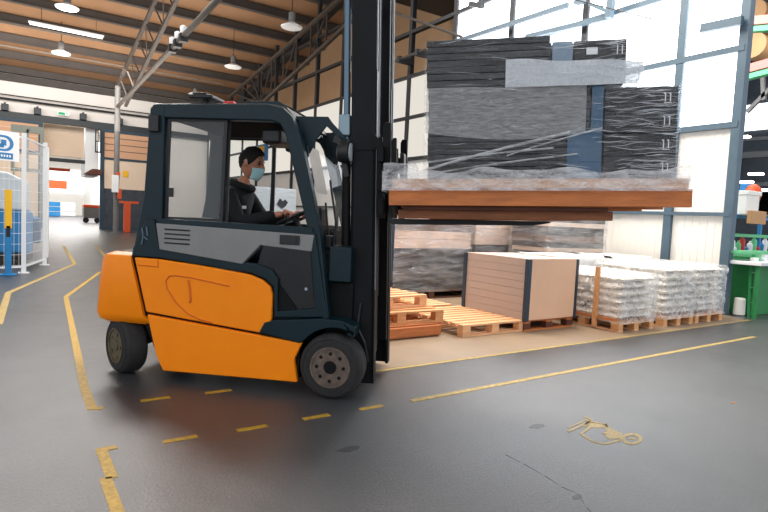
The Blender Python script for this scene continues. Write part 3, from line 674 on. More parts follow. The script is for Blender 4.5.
# bagged pallets
def sack(b, x0, x1, y0, y1, z0, z1, seed):
    nu = 8; cx, cy = (x0+x1)/2, (y0+y1)/2; h = z1-z0
    def f(u, v):
        x = x0+(x1-x0)*u; y = y0+(y1-y0)*v; e = min(1, 4.2*min(u, 1-u, v, 1-v)); e = e**.45
        return x, y, e
    def top(u, v):
        x, y, e = f(u, v); n_ = noise.noise(Vector((x*7, y*7, seed)))*.014
        return (x+noise.noise(Vector((y*6, z0*9, seed)))*.02, y+noise.noise(Vector((x*6, z0*9, seed)))*.02, z0+h*.5+h*.5*e+n_*e)
    def bot(u, v):
        x, y, e = f(u, v); return (x+noise.noise(Vector((y*6, z0*9, seed)))*.02, y+noise.noise(Vector((x*6, z0*9, seed)))*.02, z0+h*.5-h*.5*e)
    b.grid(top, nu, nu); b.grid(bot, nu, nu)
def bag_stack(x0, y0, W, D, layers, lab, group, seed):
    h = .1; z = Zb+.146
    for k in range(layers):
        n_ = 2 if k % 2 else 3
        j = random.uniform(-.012, .012)
        for i in range(n_):
            b = MB()
            if k % 2: sack(b, x0+i*W/2+j, x0+(i+1)*W/2+j, y0, y0+D*.48, 0, h*1.08, seed+k+i); sack(b, x0+i*W/2+j, x0+(i+1)*W/2+j, y0+D*.5, y0+D, 0, h*1.08, seed+k+i+.5)
            else: sack(b, x0+i*W/3+j, x0+(i+1)*W/3+j, y0, y0+D, 0, h*1.08, seed+k+i)
            o = b.build('sack', SACK, smooth=80); o.location.z = z
            tag(o, lab, 'sack', group)
        z += h
    # film
    r = bpy.data.objects.new('stretch_wrap', None)
    Ht = layers*h+.02; zb = Zb+.11
    b = MB(); cx, cy = x0+W/2, y0+D/2
    def side(u, v):
        t = u*4; s_ = int(t) % 4; q = t-int(t)
        c = [(x0,y0),(x0+W,y0),(x0+W,y0+D),(x0,y0+D),(x0,y0)]
        px = c[s_][0]+(c[s_+1][0]-c[s_][0])*q; py = c[s_][1]+(c[s_+1][1]-c[s_][1])*q
        z_ = zb+(Ht+.036)*v; d = Vector((px-cx, py-cy, 0)).normalized()
        lump = .018+.024*noise.noise(Vector((px*9, py*9, z_*16+seed)))+.012*noise.noise(Vector((px*28, py*28, z_*40)))
        return (px+d.x*lump*1.3, py+d.y*lump*1.3, z_)
    b.grid(side, 96, 40)
    def topf(u, v):
        px = x0-.01+(W+.02)*u; py = y0-.01+(D+.02)*v
        return (px, py, zb+Ht+.04+.012*noise.noise(Vector((px*8, py*8, seed))))
    b.grid(topf, 20, 20)
    o = b.build('stretch_wrap', FILMB, smooth=60); return o
labs = ['leftmost of the three sack pallets', 'middle of the three sack pallets', 'rightmost of the three sack pallets']
for i, (x0, W, D) in enumerate(((6.6,.8,1.15), (7.66,.78,1.15), (8.52,.8,1.15))):
    y0 = 4.27
    pallet('wooden_pallet', 'wooden pallet under the ' + ['leftmost', 'middle', 'rightmost'][i] + ' wrapped sacks', (x0+W/2, y0+D/2, Zb), R(90), 1.15, W+.01, WOODL, blocks=WOOD)
    o = bag_stack(x0, y0, W, D, 6 if i == 0 else 7, 'cream sack in the stack on the ' + labs[i], 'sacks on the '+labs[i], 3.1*i+1)
    tag(o, 'crinkled clear stretch wrap around the ' + labs[i], 'wrap')
# loose sheet over leftmost + boards leaning at its side
for i, (dy, w) in enumerate(((.70, .2), (.30, .06))):
    b = MB(); b.box(6.52, 6.56, 4.27+dy, 4.27+dy+w, Zb+.03, .84); tag(b.build('side_board', WOOD, bev=.003), ['broad upright board held against the leftmost sack pallet', 'narrow upright batten against the leftmost sack pallet'][i], 'board')
b = MB(); b.box(6.53,6.56,4.27,5.4,Zb+.15,Zb+.18); tag(b.build('side_rail', WOODO), 'thin wooden rail along the foot of the leftmost sack pallet', 'rail')
# second row behind, covered in white
for i, (x0, W) in enumerate(((6.9,1.2),(8.3,1.2))):
    lab = ['left', 'right'][i]
    pallet('wooden_pallet', 'pallet in the second row behind the sacks, '+lab+' one', (x0+W/2, 6.0, Zb), R(90), .8, W, WOOD)
    b = MB()
    def cov(u, v):
        # draped sheet: across and over
        px = x0+W*u; s_ = v*2.4
        if s_ < .75: py, pz = 5.58, .15+s_
        elif s_ < 1.6: py, pz = 5.58+(s_-.75), .9
        else: py, pz = 6.43, .9-(s_-1.6)
        nn = .012*noise.noise(Vector((px*5, py*5, pz*5)))
        return (px, py+nn, pz+nn)
    b.grid(cov, 24, 40); tag(b.build('cover_sheet', mat('white_sheet', (232,230,228), .5, bump=.3, bscale=12), smooth=60), 'white plastic sheet draped over the goods of the '+lab+' rear pallet', 'sheet')
    b = MB(); b.box(x0+.02, x0+W-.02, 5.62, 6.4, Zb+.146, .87); tag(b.build('carton_block', CREAM, bev=.01), 'pale carton block under the white sheet on the '+lab+' rear pallet', 'carton')

# wrapped stacks behind the load
def wrapped_stack(x0, x1, y0, y1, H, lab, layers, seed, pal):
    pallet('wooden_pallet', 'dark wooden pallet under the '+lab, ((x0+x1)/2, (y0+y1)/2, Zb), 0, x1-x0, y1-y0, WOODD)
    z = Zb+.15; i = 0
    while z < H:
        c, h = layers[i % len(layers)]; h = min(h, H-z)
        if h < .03: break
        b = MB(); j = random.uniform(-.015, .015); b.box(x0+.03+j, x1-.03+j, y0+.03, y1-.03, z, z+h-.004)
        tag(b.build('goods_layer', c, bev=.006), 'layer of goods inside the '+lab, 'goods', 'goods in the '+lab)
        z += h; i += 1
    b = MB(); cx, cy = (x0+x1)/2, (y0+y1)/2
    def side(u, v):
        t = u*4; s_ = int(t) % 4; q = t-int(t); c = [(x0,y0),(x1,y0),(x1,y1),(x0,y1),(x0,y0)]
        px = c[s_][0]+(c[s_+1][0]-c[s_][0])*q; py = c[s_][1]+(c[s_+1][1]-c[s_][1])*q; z_ = Zb+.12+(z-Zb-.1)*v
        k = .03*noise.noise(Vector((px*2+z_*2, py*2, z_*5+seed)))+.015*noise.noise(Vector((px*8+z_*6, py*8, z_*14)))
        s2 = 1 if s_ == 0 else -1 if s_ == 2 else 0; s3 = 1 if s_ == 1 else -1 if s_ == 3 else 0
        return (px+s3*(.02+k), py-s2*(.02+k), z_)
    b.grid(side, 120, 44); b.grid(lambda u, v: (x0+(x1-x0)*u, y0+(y1-y0)*v, z+.03), 4, 4)
    tag(b.build('stretch_wrap', FILMD, smooth=60), 'shiny wrinkled stretch film around the '+lab, 'wrap')
GD = mat('goods_grey', (58, 56, 58), .6); GP = mat('goods_pinkish', (226, 200, 182), .6, var=.15, scale=4); GK = mat('goods_black', (36, 37, 40), .5); GB = mat('goods_brown', (120, 100, 90), .6, var=.2, scale=5)
wrapped_stack(5.15, 6.93, 7.5, 8.6, 1.95, 'wrapped stack just right of the mast', [(GK,.22),(GD,.3),(GD,.2),(GP,.16),(GP,.14),(GB,.12),(GP,.16)], 1, 0)
wrapped_stack(6.99, 8.9, 7.5, 8.6, 2.0, 'middle wrapped stack under the raised load', [(GD,.3),(GD,.3),(GD,.2),(GP,.3),(GP,.2),(GB,.1)], 5, 0)
wrapped_stack(7.76, 9.42, 6.5, 7.4, 1.62, 'right wrapped stack under the raised load', [(GB,.12),(GD,.16),(GP,.08),(GD,.1)], 9, 0)
b = MB(); b.box(5.04,5.12,7.38,7.46,0,2.4); tag(b.build('blue_upright', STRAPB), 'dark blue upright post left of the wrapped stacks, beside the mast', 'post')

pa, pb = xb(9.86,251,163), xb(9.86,268,143)
r = empty('warning_poster', 'yellow and blue poster on the far window wall, seen behind the driver', 'poster', pa)
b = MB(); b.box(0,.03,pb.y-pa.y,0,0,pb.z-pa.z); b.build('backing', BLUEM, r)
b = MB(); w_, h_ = pb.y-pa.y, pb.z-pa.z; b.box(-.01,0,w_*.75,w_*.2,h_*.15,h_*.45); b.box(-.01,0,w_*.8,w_*.15,h_*.55,h_*.9); b.build('yellow_print', YEL, r)
pallet('wooden_pallet', 'pallet under the pale wrapped stack seen through the cab', (5.9, 15.5, 0), 0, 2.1, 1.0, WOODD)
b = MB(); b.box(4.9, 6.9, 15.03, 15.97, .15, 2.08); tag(b.build('goods_block', FILMGOODS, bev=.06), 'pale wrapped goods block seen through the cab behind the steering wheel', 'goods')
b = MB(); b.prism([(6.28,1.62),(6.36,1.56),(6.44,1.5),(6.54,1.58),(6.6,1.68),(6.52,1.76),(6.44,1.7),(6.36,1.78)], 14.98, 15.02); tag(b.build('dark_emblem', BLACK), 'dark heart shaped emblem on the pale wrapped goods block', 'emblem')

# ================================================================== FORKLIFT
OX, OY = 2.3745, 3.9274; RZF = math.atan2(-.6956, .7183)
FL = empty('forklift', 'orange and dark petrol forklift truck with a closed cab, carrying the wrapped load', 'forklift', (OX, OY, 0), RZF)
def fb(b, name, m1, parent=None, **k): return b.build(name, m1, parent or FL, **k)
# local frame: x forward, y left (away from camera), z up. camera side is y<0
def arcpts(cx, cz, r, a0, a1, n): return [(cx+r*math.cos(R(a0+(a1-a0)*i/n)), cz+r*math.sin(R(a0+(a1-a0)*i/n))) for i in range(n+1)]
# counterweight: rounded in plan, side profile with wheel recess
def plan_round(x0, x1, hw, r, n=5):
    p = []
    p += [(x1, -hw)]
    for i in range(n+1): a = R(-90 - 90*i/n); p.append((x0+r+r*math.cos(a), -hw+r+r*math.sin(a)))
    for i in range(n+1): a = R(180 - 90*i/n); p.append((x0+r+r*math.cos(a), hw-r+r*math.sin(a)))
    p += [(x1, hw)]
    return p
b = MB()
secs = [(.425, -1.99, -1.50, .51), (.45, -2.03, -1.52, .54), (.5, -2.04, -1.583, .555), (.75, -2.02, -1.648, .555), (.93, -1.995, -1.70, .55), (.965, -1.975, -1.71, .535), (.985, -1.93, -1.71, .50)]
rings = []
for z, x0, x1, hw in secs:
    rings.append([b.bm.verts.new((x, y_, z)) for x, y_ in plan_round(x0, x1, hw, .10, 7)])
n_ = len(rings[0])
for i in range(len(rings)-1):
    for j in range(n_): b.bm.faces.new((rings[i][j], rings[i][(j+1) % n_], rings[i+1][(j+1) % n_], rings[i+1][j]))
b.bm.faces.new(rings[0]); b.bm.faces.new(rings[-1][::-1])
cwt = fb(b, 'counterweight', ORANGE, smooth=35)
b = MB(); b.box(-1.9,-1.5,-.42,.42,.979,.99); fb(b, 'counterweight_tray', FRAMED, cwt, bev=.003)
b = MB(); b.box(-1.98,-1.5,-.42,.42,.3,.42); fb(b, 'counterweight_foot', MASTD, cwt, bev=.02)
# dark seam body (core)
b = MB(); b.prism([(-1.72,.965),(-1.57,.4),(-1.43,.1),(-.3,.12),(-.3,.6),(-.5,.85),(-1.4,.95)], -.525, .525); fb(b, 'chassis', MASTD)
# side covers both sides
up = [(-1.665,.956),(-1.555,.535),(-1.0,.483),(-.60,.447),(-.575,.47),(-.53,.52),(-.522,.57),(-.522,.74),(-.54,.80),(-.60,.846),(-.705,.882),(-1.1,.925),(-1.45,.953)]
low = [(-1.545,.515),(-.275,.398),(-.33,.27),(-.30,.10),(-1.40,.082),(-1.46,.2)]
for s in (-1, 1):
    b = MB(); b.prism(up, s*.52, s*.562); p = fb(b, 'battery_cover', ORANGE, bev=.01, seg=3)
    yy = s*.564
    b = MB(); b.tube([(-1.39,yy,.79),(-1.36,yy,.83),(-1.31,yy,.838),(-1.17,yy,.828),(-1.0,yy,.805),(-.86,yy,.785)], .0055, 6); b.tube([(-1.39,yy,.79),(-1.375,yy,.73),(-1.30,yy,.63),(-1.2,yy,.55),(-1.1,yy,.512),(-1.0,yy,.495)], .0055, 6); b.tube([(-1.2,yy,.81),(-1.185,yy,.75),(-1.175,yy,.655),(-1.185,yy,.635)], .009, 6)
    fb(b, 'grab_recess', GROOVE, p)
    b = MB(); b.tube([(-1.46,yy,.95),(-1.455,yy,.895),(-1.63,yy,.9)], .004, 5); fb(b, 'flap_seam', GROOVE, p)
    b = MB(); b.prism(low, s*.52, s*.566); fb(b, 'side_skirt', ORANGE, bev=.01, seg=3)
    # front fender
    fen = [(-.61,.455),(-.57,.53),(-.50,.555),(-.13,.595),(.03,.592),(.13,.552),(.115,.47),(.06,.50)]+arcpts(-.02,.235,.30,66,140,8)+[(-.285,.40)]
    b = MB(); b.prism(fen, s*.40, s*.575); fb(b, 'front_fender', PETROL, bev=.015, seg=3)
    # petrol surround of the door and belt line
    b = MB(); b.prism([(-1.69,1.02),(-1.70,.965),(-1.45,.962),(-.70,.893),(-.58,.855),(-.515,.80),(-.505,.57),(-.13,.6),(-.13,.575),(-.09,.58),(-.21,1.22),(-.26,1.22),(-.235,1.09),(-.195,.66),(-.48,.62),(-.485,.86),(-.54,.93),(-.66,.965),(-1.46,1.035),(-1.51,1.26),(-1.58,1.26)], s*.50, s*.548); fb(b, 'lower_door_frame', PETROL, bev=.008)
    b = MB(); b.prism([(-.66,.965),(-.54,.93),(-.485,.86),(-.48,.62),(-.195,.66),(-.235,1.09),(-.62,1.11)], s*.508, s*.516); fb(b, 'lower_door_glass', GLASSD)
    b = MB(); b.prism([(-1.49,1.232),(-1.455,1.03),(-.77,.957),(-.63,1.108),(-.23,1.082),(-.215,1.205)], s*.5, s*.556); g = fb(b, 'belt_panel', GREYP, bev=.006)
    b = MB()
    for k in range(4): 
        z_ = 1.19-k*.035; b.tube([(-1.41,s*.558,z_),(-1.2,s*.558,z_-.002)], .006, 6)
    fb(b, 'vent_slots', BLACK, g)
    b = MB(); b.box(-.475,-.32,min(s*.556,s*.57),max(s*.556,s*.57),1.125,1.195); dh = fb(b, 'door_handle', BLACK, g, bev=.008)
    b = MB(); b.lathe([(.02,-.004),(.02,.004)], 16, 'y', (-.36, s*.572, 1.16)); fb(b, 'lock', FRAMED, dh)
    b = MB(); b.lathe([(.012,-.004),(.012,.004)], 14, 'y', (-.27, s*.52, .80)); fb(b, 'latch_button', CHROME)
    # cab side: frame with window opening
    outer = [(-1.665,1.0),(-1.60,1.45),(-1.56,2.10),(-1.50,2.15),(-.62,2.152),(-.50,2.135),(-.44,2.08),(-.36,1.93),(-.245,1.5),(-.175,1.21),(-.08,.58),(-.14,.585),(-.235,1.21),(-1.50,1.235),(-1.53,1.0)]
    # rear pillar, roof rail and A pillar as one bent strip
    rp = [(-1.70,1.0),(-1.615,1.45),(-1.575,2.11),(-1.54,2.148),(-1.45,2.148),(-1.455,1.25),(-1.50,1.0)]
    b = MB(); b.prism(rp, s*.43, s*.53); fb(b, 'rear_pillar', PETROL, bev=.012, seg=2)
    b = MB(); b.prism([(-1.46,2.148),(-1.455,2.04),(-.58,2.03),(-.515,2.005),(-.475,1.94),(-.30,1.33),(-.265,1.21),(-.195,.60),(-.085,.585),(-.175,1.21),(-.245,1.5),(-.36,1.93),(-.43,2.07),(-.50,2.13),(-.62,2.152)], s*.44, s*.53); fb(b, 'cab_arch', PETROL, bev=.012, seg=2)
    b = MB(); b.prism([(-1.47,1.225),(-.22,1.20),(-.235,1.26),(-1.465,1.27)], s*.47, s*.545); fb(b, 'window_sill', PETROL, bev=.006)
    # sliding glass
    b = MB(); b.frame([(-1.455,1.262),(-.965,1.262),(-.945,2.04),(-1.44,2.04)], [(-1.43,1.285),(-.99,1.285),(-.97,2.02),(-1.415,2.02)], s*.485, s*.50); fr = fb(b, 'slide_frame', BLACK)
    b = MB(); b.prism([(-1.43,1.285),(-.99,1.285),(-.97,2.02),(-1.415,2.02)], s*.49, s*.495); fb(b, 'slide_glass', GLASS, fr)
    b = MB(); b.box(-1.42,-1.375,min(s*.5,s*.515),max(s*.5,s*.515),1.44,1.51); fb(b, 'glass_latch', BLACK, fr, bev=.004)
    b = MB(); b.box(-.955,-.935,min(s*.46,s*.475),max(s*.46,s*.475),1.26,2.04); fb(b, 'glass_rail', BLACK)
# rear hinge box
b = MB(); b.box(-1.57,-1.485,-.56,-.52,1.93,2.06); fb(b, 'lamp_bracket', BLACK, bev=.008)
# pillar embossing near belt
b = MB(); b.tube([(-1.61,-.552,1.19),(-1.6,-.552,1.15),(-1.6,-.552,1.1),(-1.61,-.552,1.06)], .006, 5); b.tube([(-1.57,-.552,1.2),(-1.56,-.552,1.13)], .006, 5); b.tube([(-1.59,-.552,1.12),(-1.56,-.552,1.1)], .006, 5); fb(b, 'pillar_clip', FRAMEB)
# roof
b = MB(); b.prism([(-1.56,2.11),(-1.53,2.15),(-1.4,2.168),(-.66,2.17),(-.5,2.15),(-.42,2.06),(-.47,2.05),(-.54,2.1),(-1.5,2.1)], -.46, .46); fb(b, 'cab_roof', PETROLD, bev=.01)
b = MB(); b.box(-1.45,-.6,-.42,.42,2.04,2.1); fb(b, 'headliner', DARKIN)
b = MB(); b.box(-.72,-.56,-.40,-.1,1.88,2.0); b.box(-.72,-.56,.1,.4,1.88,2.0); fb(b, 'visor_strip', BLACK, bev=.03)
b = MB(); b.box(-1.24,-1.2,-.34,-.3,2.16,2.24); b.box(-1.32,-1.12,-.42,-.2,2.215,2.245); b.box(-1.3,-1.18,-.4,-.22,2.245,2.265); fb(b, 'roof_beacon', BLACK, bev=.01)
b = MB(); b.box(-1.03,-.94,-.42,-.36,2.165,2.195); fb(b, 'red_marker', RED, bev=.01)
b = MB(); b.prism([(-.9,2.168),(-.84,2.21),(-.6,2.21),(-.5,2.165)], -.36, .36); fb(b, 'roof_hatch', PETROL, bev=.01)
# rear window/panel + glass
b = MB(); b.prism([(-1.60,1.0),(-1.55,1.3),(-1.53,2.05),(-1.50,2.05),(-1.52,1.3),(-1.56,1.0)], -.43, .43); fb(b, 'rear_glass', GLASS)
b = MB(); b.box(-1.62,-1.5,-.43,.43,.98,1.28); fb(b, 'rear_panel', PETROLD, bev=.01)
# windscreen
b = MB(); b.prism([(-.40,2.02),(-.2,1.25),(-.14,.7),(-.13,.7),(-.185,1.25),(-.385,2.02)], -.43, .43); fb(b, 'windscreen', GLASS)
b = MB(); b.prism([(-.345,1.87),(-.255,1.52),(-.25,1.52),(-.34,1.87)], -.40, -.12); fb(b, 'paper_sheet', mat('paper', (210,205,200), .6), bev=0)
for p in [[(-.16,-.3,1.12),(-.2,-.28,1.3),(-.235,-.22,1.45)], [(-.12,-.36,1.1),(-.1,-.38,1.3),(-.16,-.38,1.62)]]:
    b = MB(); b.tube(p, .009, 6); fb(b, 'wiper_arm', BLACK)
b = MB(); b.box(-.19,-.14,-.36,-.25,1.1,1.2); fb(b, 'wiper_motor', BLACK, bev=.01)
# guard plates & work lamps above the windscreen
for s in (-1, 1):
    b = MB(); b.prism([(-.46,2.09),(-.19,2.09),(-.16,2.05),(-.02,1.91),(-.05,1.89),(-.2,2.02),(-.27,1.93),(-.34,1.78),(-.37,1.80)], s*.38, s*.40); fb(b, 'guard_plate', PETROL, bev=.003)
    r_ = fb(MB_ := MB(), 'work_lamp', BLACK) if False else None
    b = MB(); b.lathe([(.03,-.07),(.075,-.05),(.085,.0),(.085,.03),(.07,.035)], 20, 'x', (-.04, s*.40, 1.83)); wl = fb(b, 'work_lamp', BLACK, smooth=40)
    b = MB(); b.lathe([(.068,.0),(.068,.004)], 20, 'x', (-.004, s*.40, 1.83)); fb(b, 'lens', GREYM, wl)
    b = MB(); b.beam((-.14,s*.39,1.93),(-.02,s*.39,1.90),.02,.05); fb(b, 'lamp_bracket', BLACK)
    b = MB(); b.beam((-.06,s*.39,1.78),(-.03,s*.39,1.65),.02,.04); fb(b, 'mirror_arm', BLACK)
b = MB(); b.box(-.12,.05,-.47,-.3,.86,1.125); fb(b, 'hydraulic_box', PETROL, bev=.012)
b = MB(); b.box(-.16,.06,-.40,.40,.42,.86); fb(b, 'front_cowl', MASTD, bev=.02)
for k in range(3):
    b = MB(); b.tube([(.0,-.36+.03*k,.86),(.02,-.36+.03*k,.7),(-.03,-.36+.03*k,.6),(.02,-.36+.03*k,.45)], .012, 6); fb(b, 'hose', BLACK)
# cab floor, dashboard, seat
b = MB(); b.box(-1.5,-.2,-.46,.46,.56,.6); fb(b, 'cab_floor', DARKIN)
b = MB(); b.box(-1.5,-.95,-.46,.46,.6,.86); fb(b, 'seat_box', DARKIN, bev=.01)
seat = MB(); seat.box(-1.36,-.88,-.24,.24,.86,.96); st = fb(seat, 'seat_cushion', SEATM, bev=.04, seg=3)
b = MB(); b.prism([(-1.40,.93),(-1.30,.93),(-1.33,1.27),(-1.42,1.27)], -.23, .23); fb(b, 'seat_back', SEATM, bev=.03, seg=3)
b = MB(); b.prism([(-.42,.6),(-.2,.6),(-.22,1.24),(-.36,1.27),(-.45,1.2)], -.42, .42); fb(b, 'dashboard', DARKIN, bev=.02)
b = MB(); b.box(-.52,-.40,.22,.42,1.2,1.42); fb(b, 'display_unit', BLACK, bev=.01)
# steering wheel
b = MB(); n1 = 28; c0 = Vector((-.56,.0,1.315)); ax = Vector((-.45,0,.9)).normalized(); uu = Vector((0,1,0)); vv = ax.cross(uu)
pts = [c0 + .17*(math.cos(2*PI*i/n1)*uu + math.sin(2*PI*i/n1)*vv) for i in range(n1+1)]
b.tube(pts, .014, 8); sw = fb(b, 'steering_wheel', BLACK, smooth=60)
b = MB()
for a in (0, 120, 240): b.tube([c0, c0+.17*(math.cos(R(a))*uu+math.sin(R(a))*vv)], .01, 6)
b.lathe([(.035,-.02),(.035,.02)], 14, 'z', c0); b.tube([c0, c0-ax*.3], .025, 8); fb(b, 'steering_column', BLACK, sw)
# wheels
def wheel(cx, cy, R_, hw, rot, name, hub, fr):
    w = bpy.data.objects.new(name, None); COL.objects.link(w); w.parent = FL; w.location = (cx, cy, R_); w.rotation_euler.z = rot
    me_prof = [(R_*.60,-hw),(R_*.80,-hw*1.03),(R_*.92,-hw*.92),(R_*.985,-hw*.7),(R_,-hw*.35),(R_,hw*.35),(R_*.985,hw*.7),(R_*.92,hw*.92),(R_*.80,hw*1.03),(R_*.60,hw)]
    b = MB(); b.lathe(me_prof, 48, 'y', caps=False); t = b.build('tyre', RUBBER, w, smooth=30)
    b = MB()
    for rr in (.86, .72): 
        pts = [(R_*rr*math.cos(2*PI*i/40), -hw*1.0, R_*rr*math.sin(2*PI*i/40)) for i in range(41)]; b.tube(pts, .004, 5)
    b.build('sidewall_ridge', RUBBER, t)
    b = MB(); b.lathe([(R_*.60,-hw*.98),(R_*.63,-hw*1.06),(R_*.57,-hw*1.06),(R_*.55,-hw*.78),(R_*.47,-hw*.72),(R_*.36,-hw*.82),(R_*.3,-hw*.72),(R_*.28,-hw*.94),(R_*.2,-hw*.98),(.0001,-hw*.98)], 40, 'y'); h = b.build('rim', hub, w, smooth=30)
    for k in range(fr):
        a = 2*PI*k/fr; b = MB(); c = (R_*.42*math.cos(a), -hw*.72, R_*.42*math.sin(a)); b.lathe([(.014,-.03),(.014,.03)], 6, 'y', c)
        b.build('wheel_nut', MASTD if fr > 5 else RIMB, w)
    b = MB(); b.lathe([(R_*.2,-hw*1.0),(R_*.19,-hw*1.04),(.001,-hw*1.04)], 20, 'y'); b.build('hub_cap', MASTD if fr > 5 else RIMB, h, smooth=30)
    return w
wheel(-.045, -.485, .242, .10, 0, 'front_wheel', RIM, 8)
wheel(-.045, .485, .242, .10, PI, 'front_wheel', RIM, 8)
wheel(-1.815, -.42, .226, .09, R(-33), 'rear_wheel', RIMB, 5)
wheel(-1.815, .42, .226, .09, R(147), 'rear_wheel', RIMB, 5)
b = MB(); b.lathe([(.06,-.4),(.06,.4)], 12, 'y', (-1.79,0,.24)); fb(b, 'rear_axle', MASTD)
b = MB(); b.lathe([(.09,-.4),(.09,.4)], 12, 'y', (-.02,0,.24)); b.box(-.3,.1,-.36,.36,.12,.42); fb(b, 'front_axle', MASTD)
# wheel arch liner
b = MB(); b.prism([(-1.60,.43),(-1.95,.43),(-1.95,.46),(-1.56,.46)], -.5, .5); fb(b, 'arch_liner', MASTD)
b = MB(); b.prism([(-.34,.1),(-.30,.4),(-.18,.5),(-.05,.54),(-.05,.58),(-.5,.58),(-.5,.1)], -.40, .40); fb(b, 'front_arch_liner', MASTD)

# ---- mast (tilted back 2 degrees) : a child empty
TILT = R(-2.0)
MT = bpy.data.objects.new('mast', None); COL.objects.link(MT); MT.parent = FL; MT.location = (.095, 0, .1); MT.rotation_euler = (0, TILT, 0)
def mb(b, name, m1, parent=None, **k): return b.build(name, m1, parent or MT, **k)
HM = 3.5
for s in (-1, 1):
    b = MB()   # outer channel
    b.box(-.045,.145,min(s*.33,s*.36),max(s*.33,s*.36),-.02,2.35); b.box(-.045,-.02,min(s*.27,s*.36),max(s*.27,s*.36),-.02,2.35); b.box(.12,.145,min(s*.27,s*.36),max(s*.27,s*.36),-.02,2.35)
    mb(b, 'outer_rail', MAST, bev=.003)
    b = MB(); b.box(-.015,.115,min(s*.26,s*.325),max(s*.26,s*.325),.5,HM); mb(b, 'inner_rail', MAST, bev=.003)
    b = MB(); b.box(-.045,.142,min(s*.30,s*.366),max(s*.30,s*.366),1.75,HM); mb(b, 'raised_rail', MAST, bev=.003)
    b = MB(); b.box(.146,.151,min(s*.34,s*.362),max(s*.34,s*.362),.7,HM); mb(b, 'rail_edge', EDGE)
    b = MB(); b.box(.06,.14,min(s*.20,s*.25),max(s*.20,s*.25),.2,HM); mb(b, 'carriage_rail', MASTD, bev=.003)
    b = MB(); b.lathe([(.026,1.1),(.026,HM)], 14, 'z', (-.09, s*.32, 0)); mb(b, 'lift_cylinder', CHROME if False else mat('cylinder_blue', (90,112,128), .3, .6), smooth=40)
    b = MB(); b.lathe([(.034,.05),(.034,1.75)], 14, 'z', (-.09, s*.32, 0)); mb(b, 'cylinder_tube', MASTD, smooth=40)
    b = MB(); b.box(-.14,-.055,min(s*.29,s*.38),max(s*.29,s*.38),1.86,2.02); mb(b, 'cylinder_clamp', mat('clamp_grey', (130,150,160), .4, .5), bev=.01)
for z in (.15, 1.0, 1.72, 2.9):
    b = MB(); b.box(-.02,.06,-.33,.33,z,z+.12); mb(b, 'cross_member', MASTD, bev=.005)
b = MB(); b.box(-.03,.13,-.28,-.0,1.45,2.5) if False else b.box(.0,.03,-.26,.26,1.5,1.58); mb(b, 'mast_tie', MASTD)
for k in range(2):
    b = MB(); b.box(.06,.085,-.12+.2*k,-.08+.2*k,.6,HM); mb(b, 'lift_chain', MASTD)
b = MB(); b.tube([(.1,-.36,.15),(.08,-.38,.3),(.02,-.38,.42),(.04,-.37,.6)], .012, 6); mb(b, 'mast_hose', BLACK)
# carriage and backrest
CAR = mb(MB(), 'carriage', MASTD)
CAR.data.clear_geometry()
b = MB()
for z in (1.33, 1.70): b.box(.19,.23,-.52,.52,z-.05,z+.06)
b.box(.16,.2,-.35,-.25,1.25,1.85); b.box(.16,.2,.25,.35,1.25,1.85)
bmx = b.bm; bmesh.ops.recalc_face_normals(bmx, faces=bmx.faces[:]); bmx.to_mesh(CAR.data); bmx.free(); CAR.data.materials.clear(); CAR.data.materials.append(MASTD)
for (x0, x1, y0, y1, z0, z1) in ((.16,.2,-.40,-.37,1.45,1.84),(.21,.27,-.44,-.40,1.42,1.94),(.285,.32,-.50,-.46,1.42,1.82),(.21,.27,.40,.44,1.42,1.94)):
    b = MB(); b.prism([(x0,z0),(x1,z0),(x1,z1),(x0+.015,z1),(x0,z1-.03)], y0, y1); mb(b, 'carriage_plate', MASTD, CAR, bev=.004)
b = MB(); b.prism([(.13,1.88),(.2,1.8),(.27,1.85),(.27,1.78),(.2,1.72),(.13,1.78)], -.42, -.40); mb(b, 'plate_gusset', MASTD, CAR)
for s in (-1, 1):
    b = MB(); b.prism([(.235,1.8),(.27,1.8),(.27,1.244),(1.42,1.236),(1.42,1.225),(1.3,1.205),(.275,1.20),(.235,1.22)], s*.22, s*.34); mb(b, 'fork', BLACK, bev=.004)

# ================================================================== LOAD (same tilt)
def Mload(): 
    return Matrix.Translation((OX, OY, 0)) @ Matrix.Rotation(RZF, 4, 'Z')
ML = Mload() @ Matrix.Translation((.12,0,.1)) @ Matrix.Rotation(TILT, 4, 'Y')
# helper: coordinates given in mast frame
def place(o, loc=(0,0,0), rz=0):
    o.matrix_world = ML @ Matrix.Translation((.065,0,0)) @ Matrix.Translation(loc) @ Matrix.Rotation(rz, 4, 'Z'); return o
MLi = ML.inverted(); MF = Mload()
def T(u, y_, z): return MLi @ (MF @ Vector((u, y_, z)))   # upright truck frame -> mast frame
# lower pallet on the forks
def big_pallet(name, lab, x0, x1, y0, y1, z0, h, wood, edge):
    r = empty(name, lab, 'pallet'); place(r, ((x0+x1)/2, (y0+y1)/2, z0)); L_ = (x1-x0)/2; W_ = (y1-y0)/2
    nb = int(2*L_/.16)
    for k in range(nb):
        xc = -L_+.07+k*(2*L_-.14)/(nb-1); b = MB(); b.box(xc-.065,xc+.065,-W_+.052,W_-.052,h-.022,h); b.build('deck_board', wood, r)
    for yc in (-W_+.025, 0, W_-.025):
        b = MB(); b.box(-L_,L_,yc-.025,yc+.025,.0,h-(.022 if yc == 0 else .001)); b.build('stringer', edge, r, bev=.003)
    return r
big_pallet('load_pallet', 'long orange brown pallet directly under the wrapped panels', .21, 2.15, -.66, .55, 1.335, .115, WOODO, WOODO)
b = MB(); b.box(.23, 2.13, -.65, .54, 1.452, 1.517); o = b.build('base_board', WOODL, bev=.003); place(o); tag(o, 'pale flat base board between the long pallet and the wrapped panels', 'board')
r = empty('wooden_pallet', 'smaller pallet on the forks beneath the long load pallet', 'pallet'); place(r, (.98, -.03, 1.245))
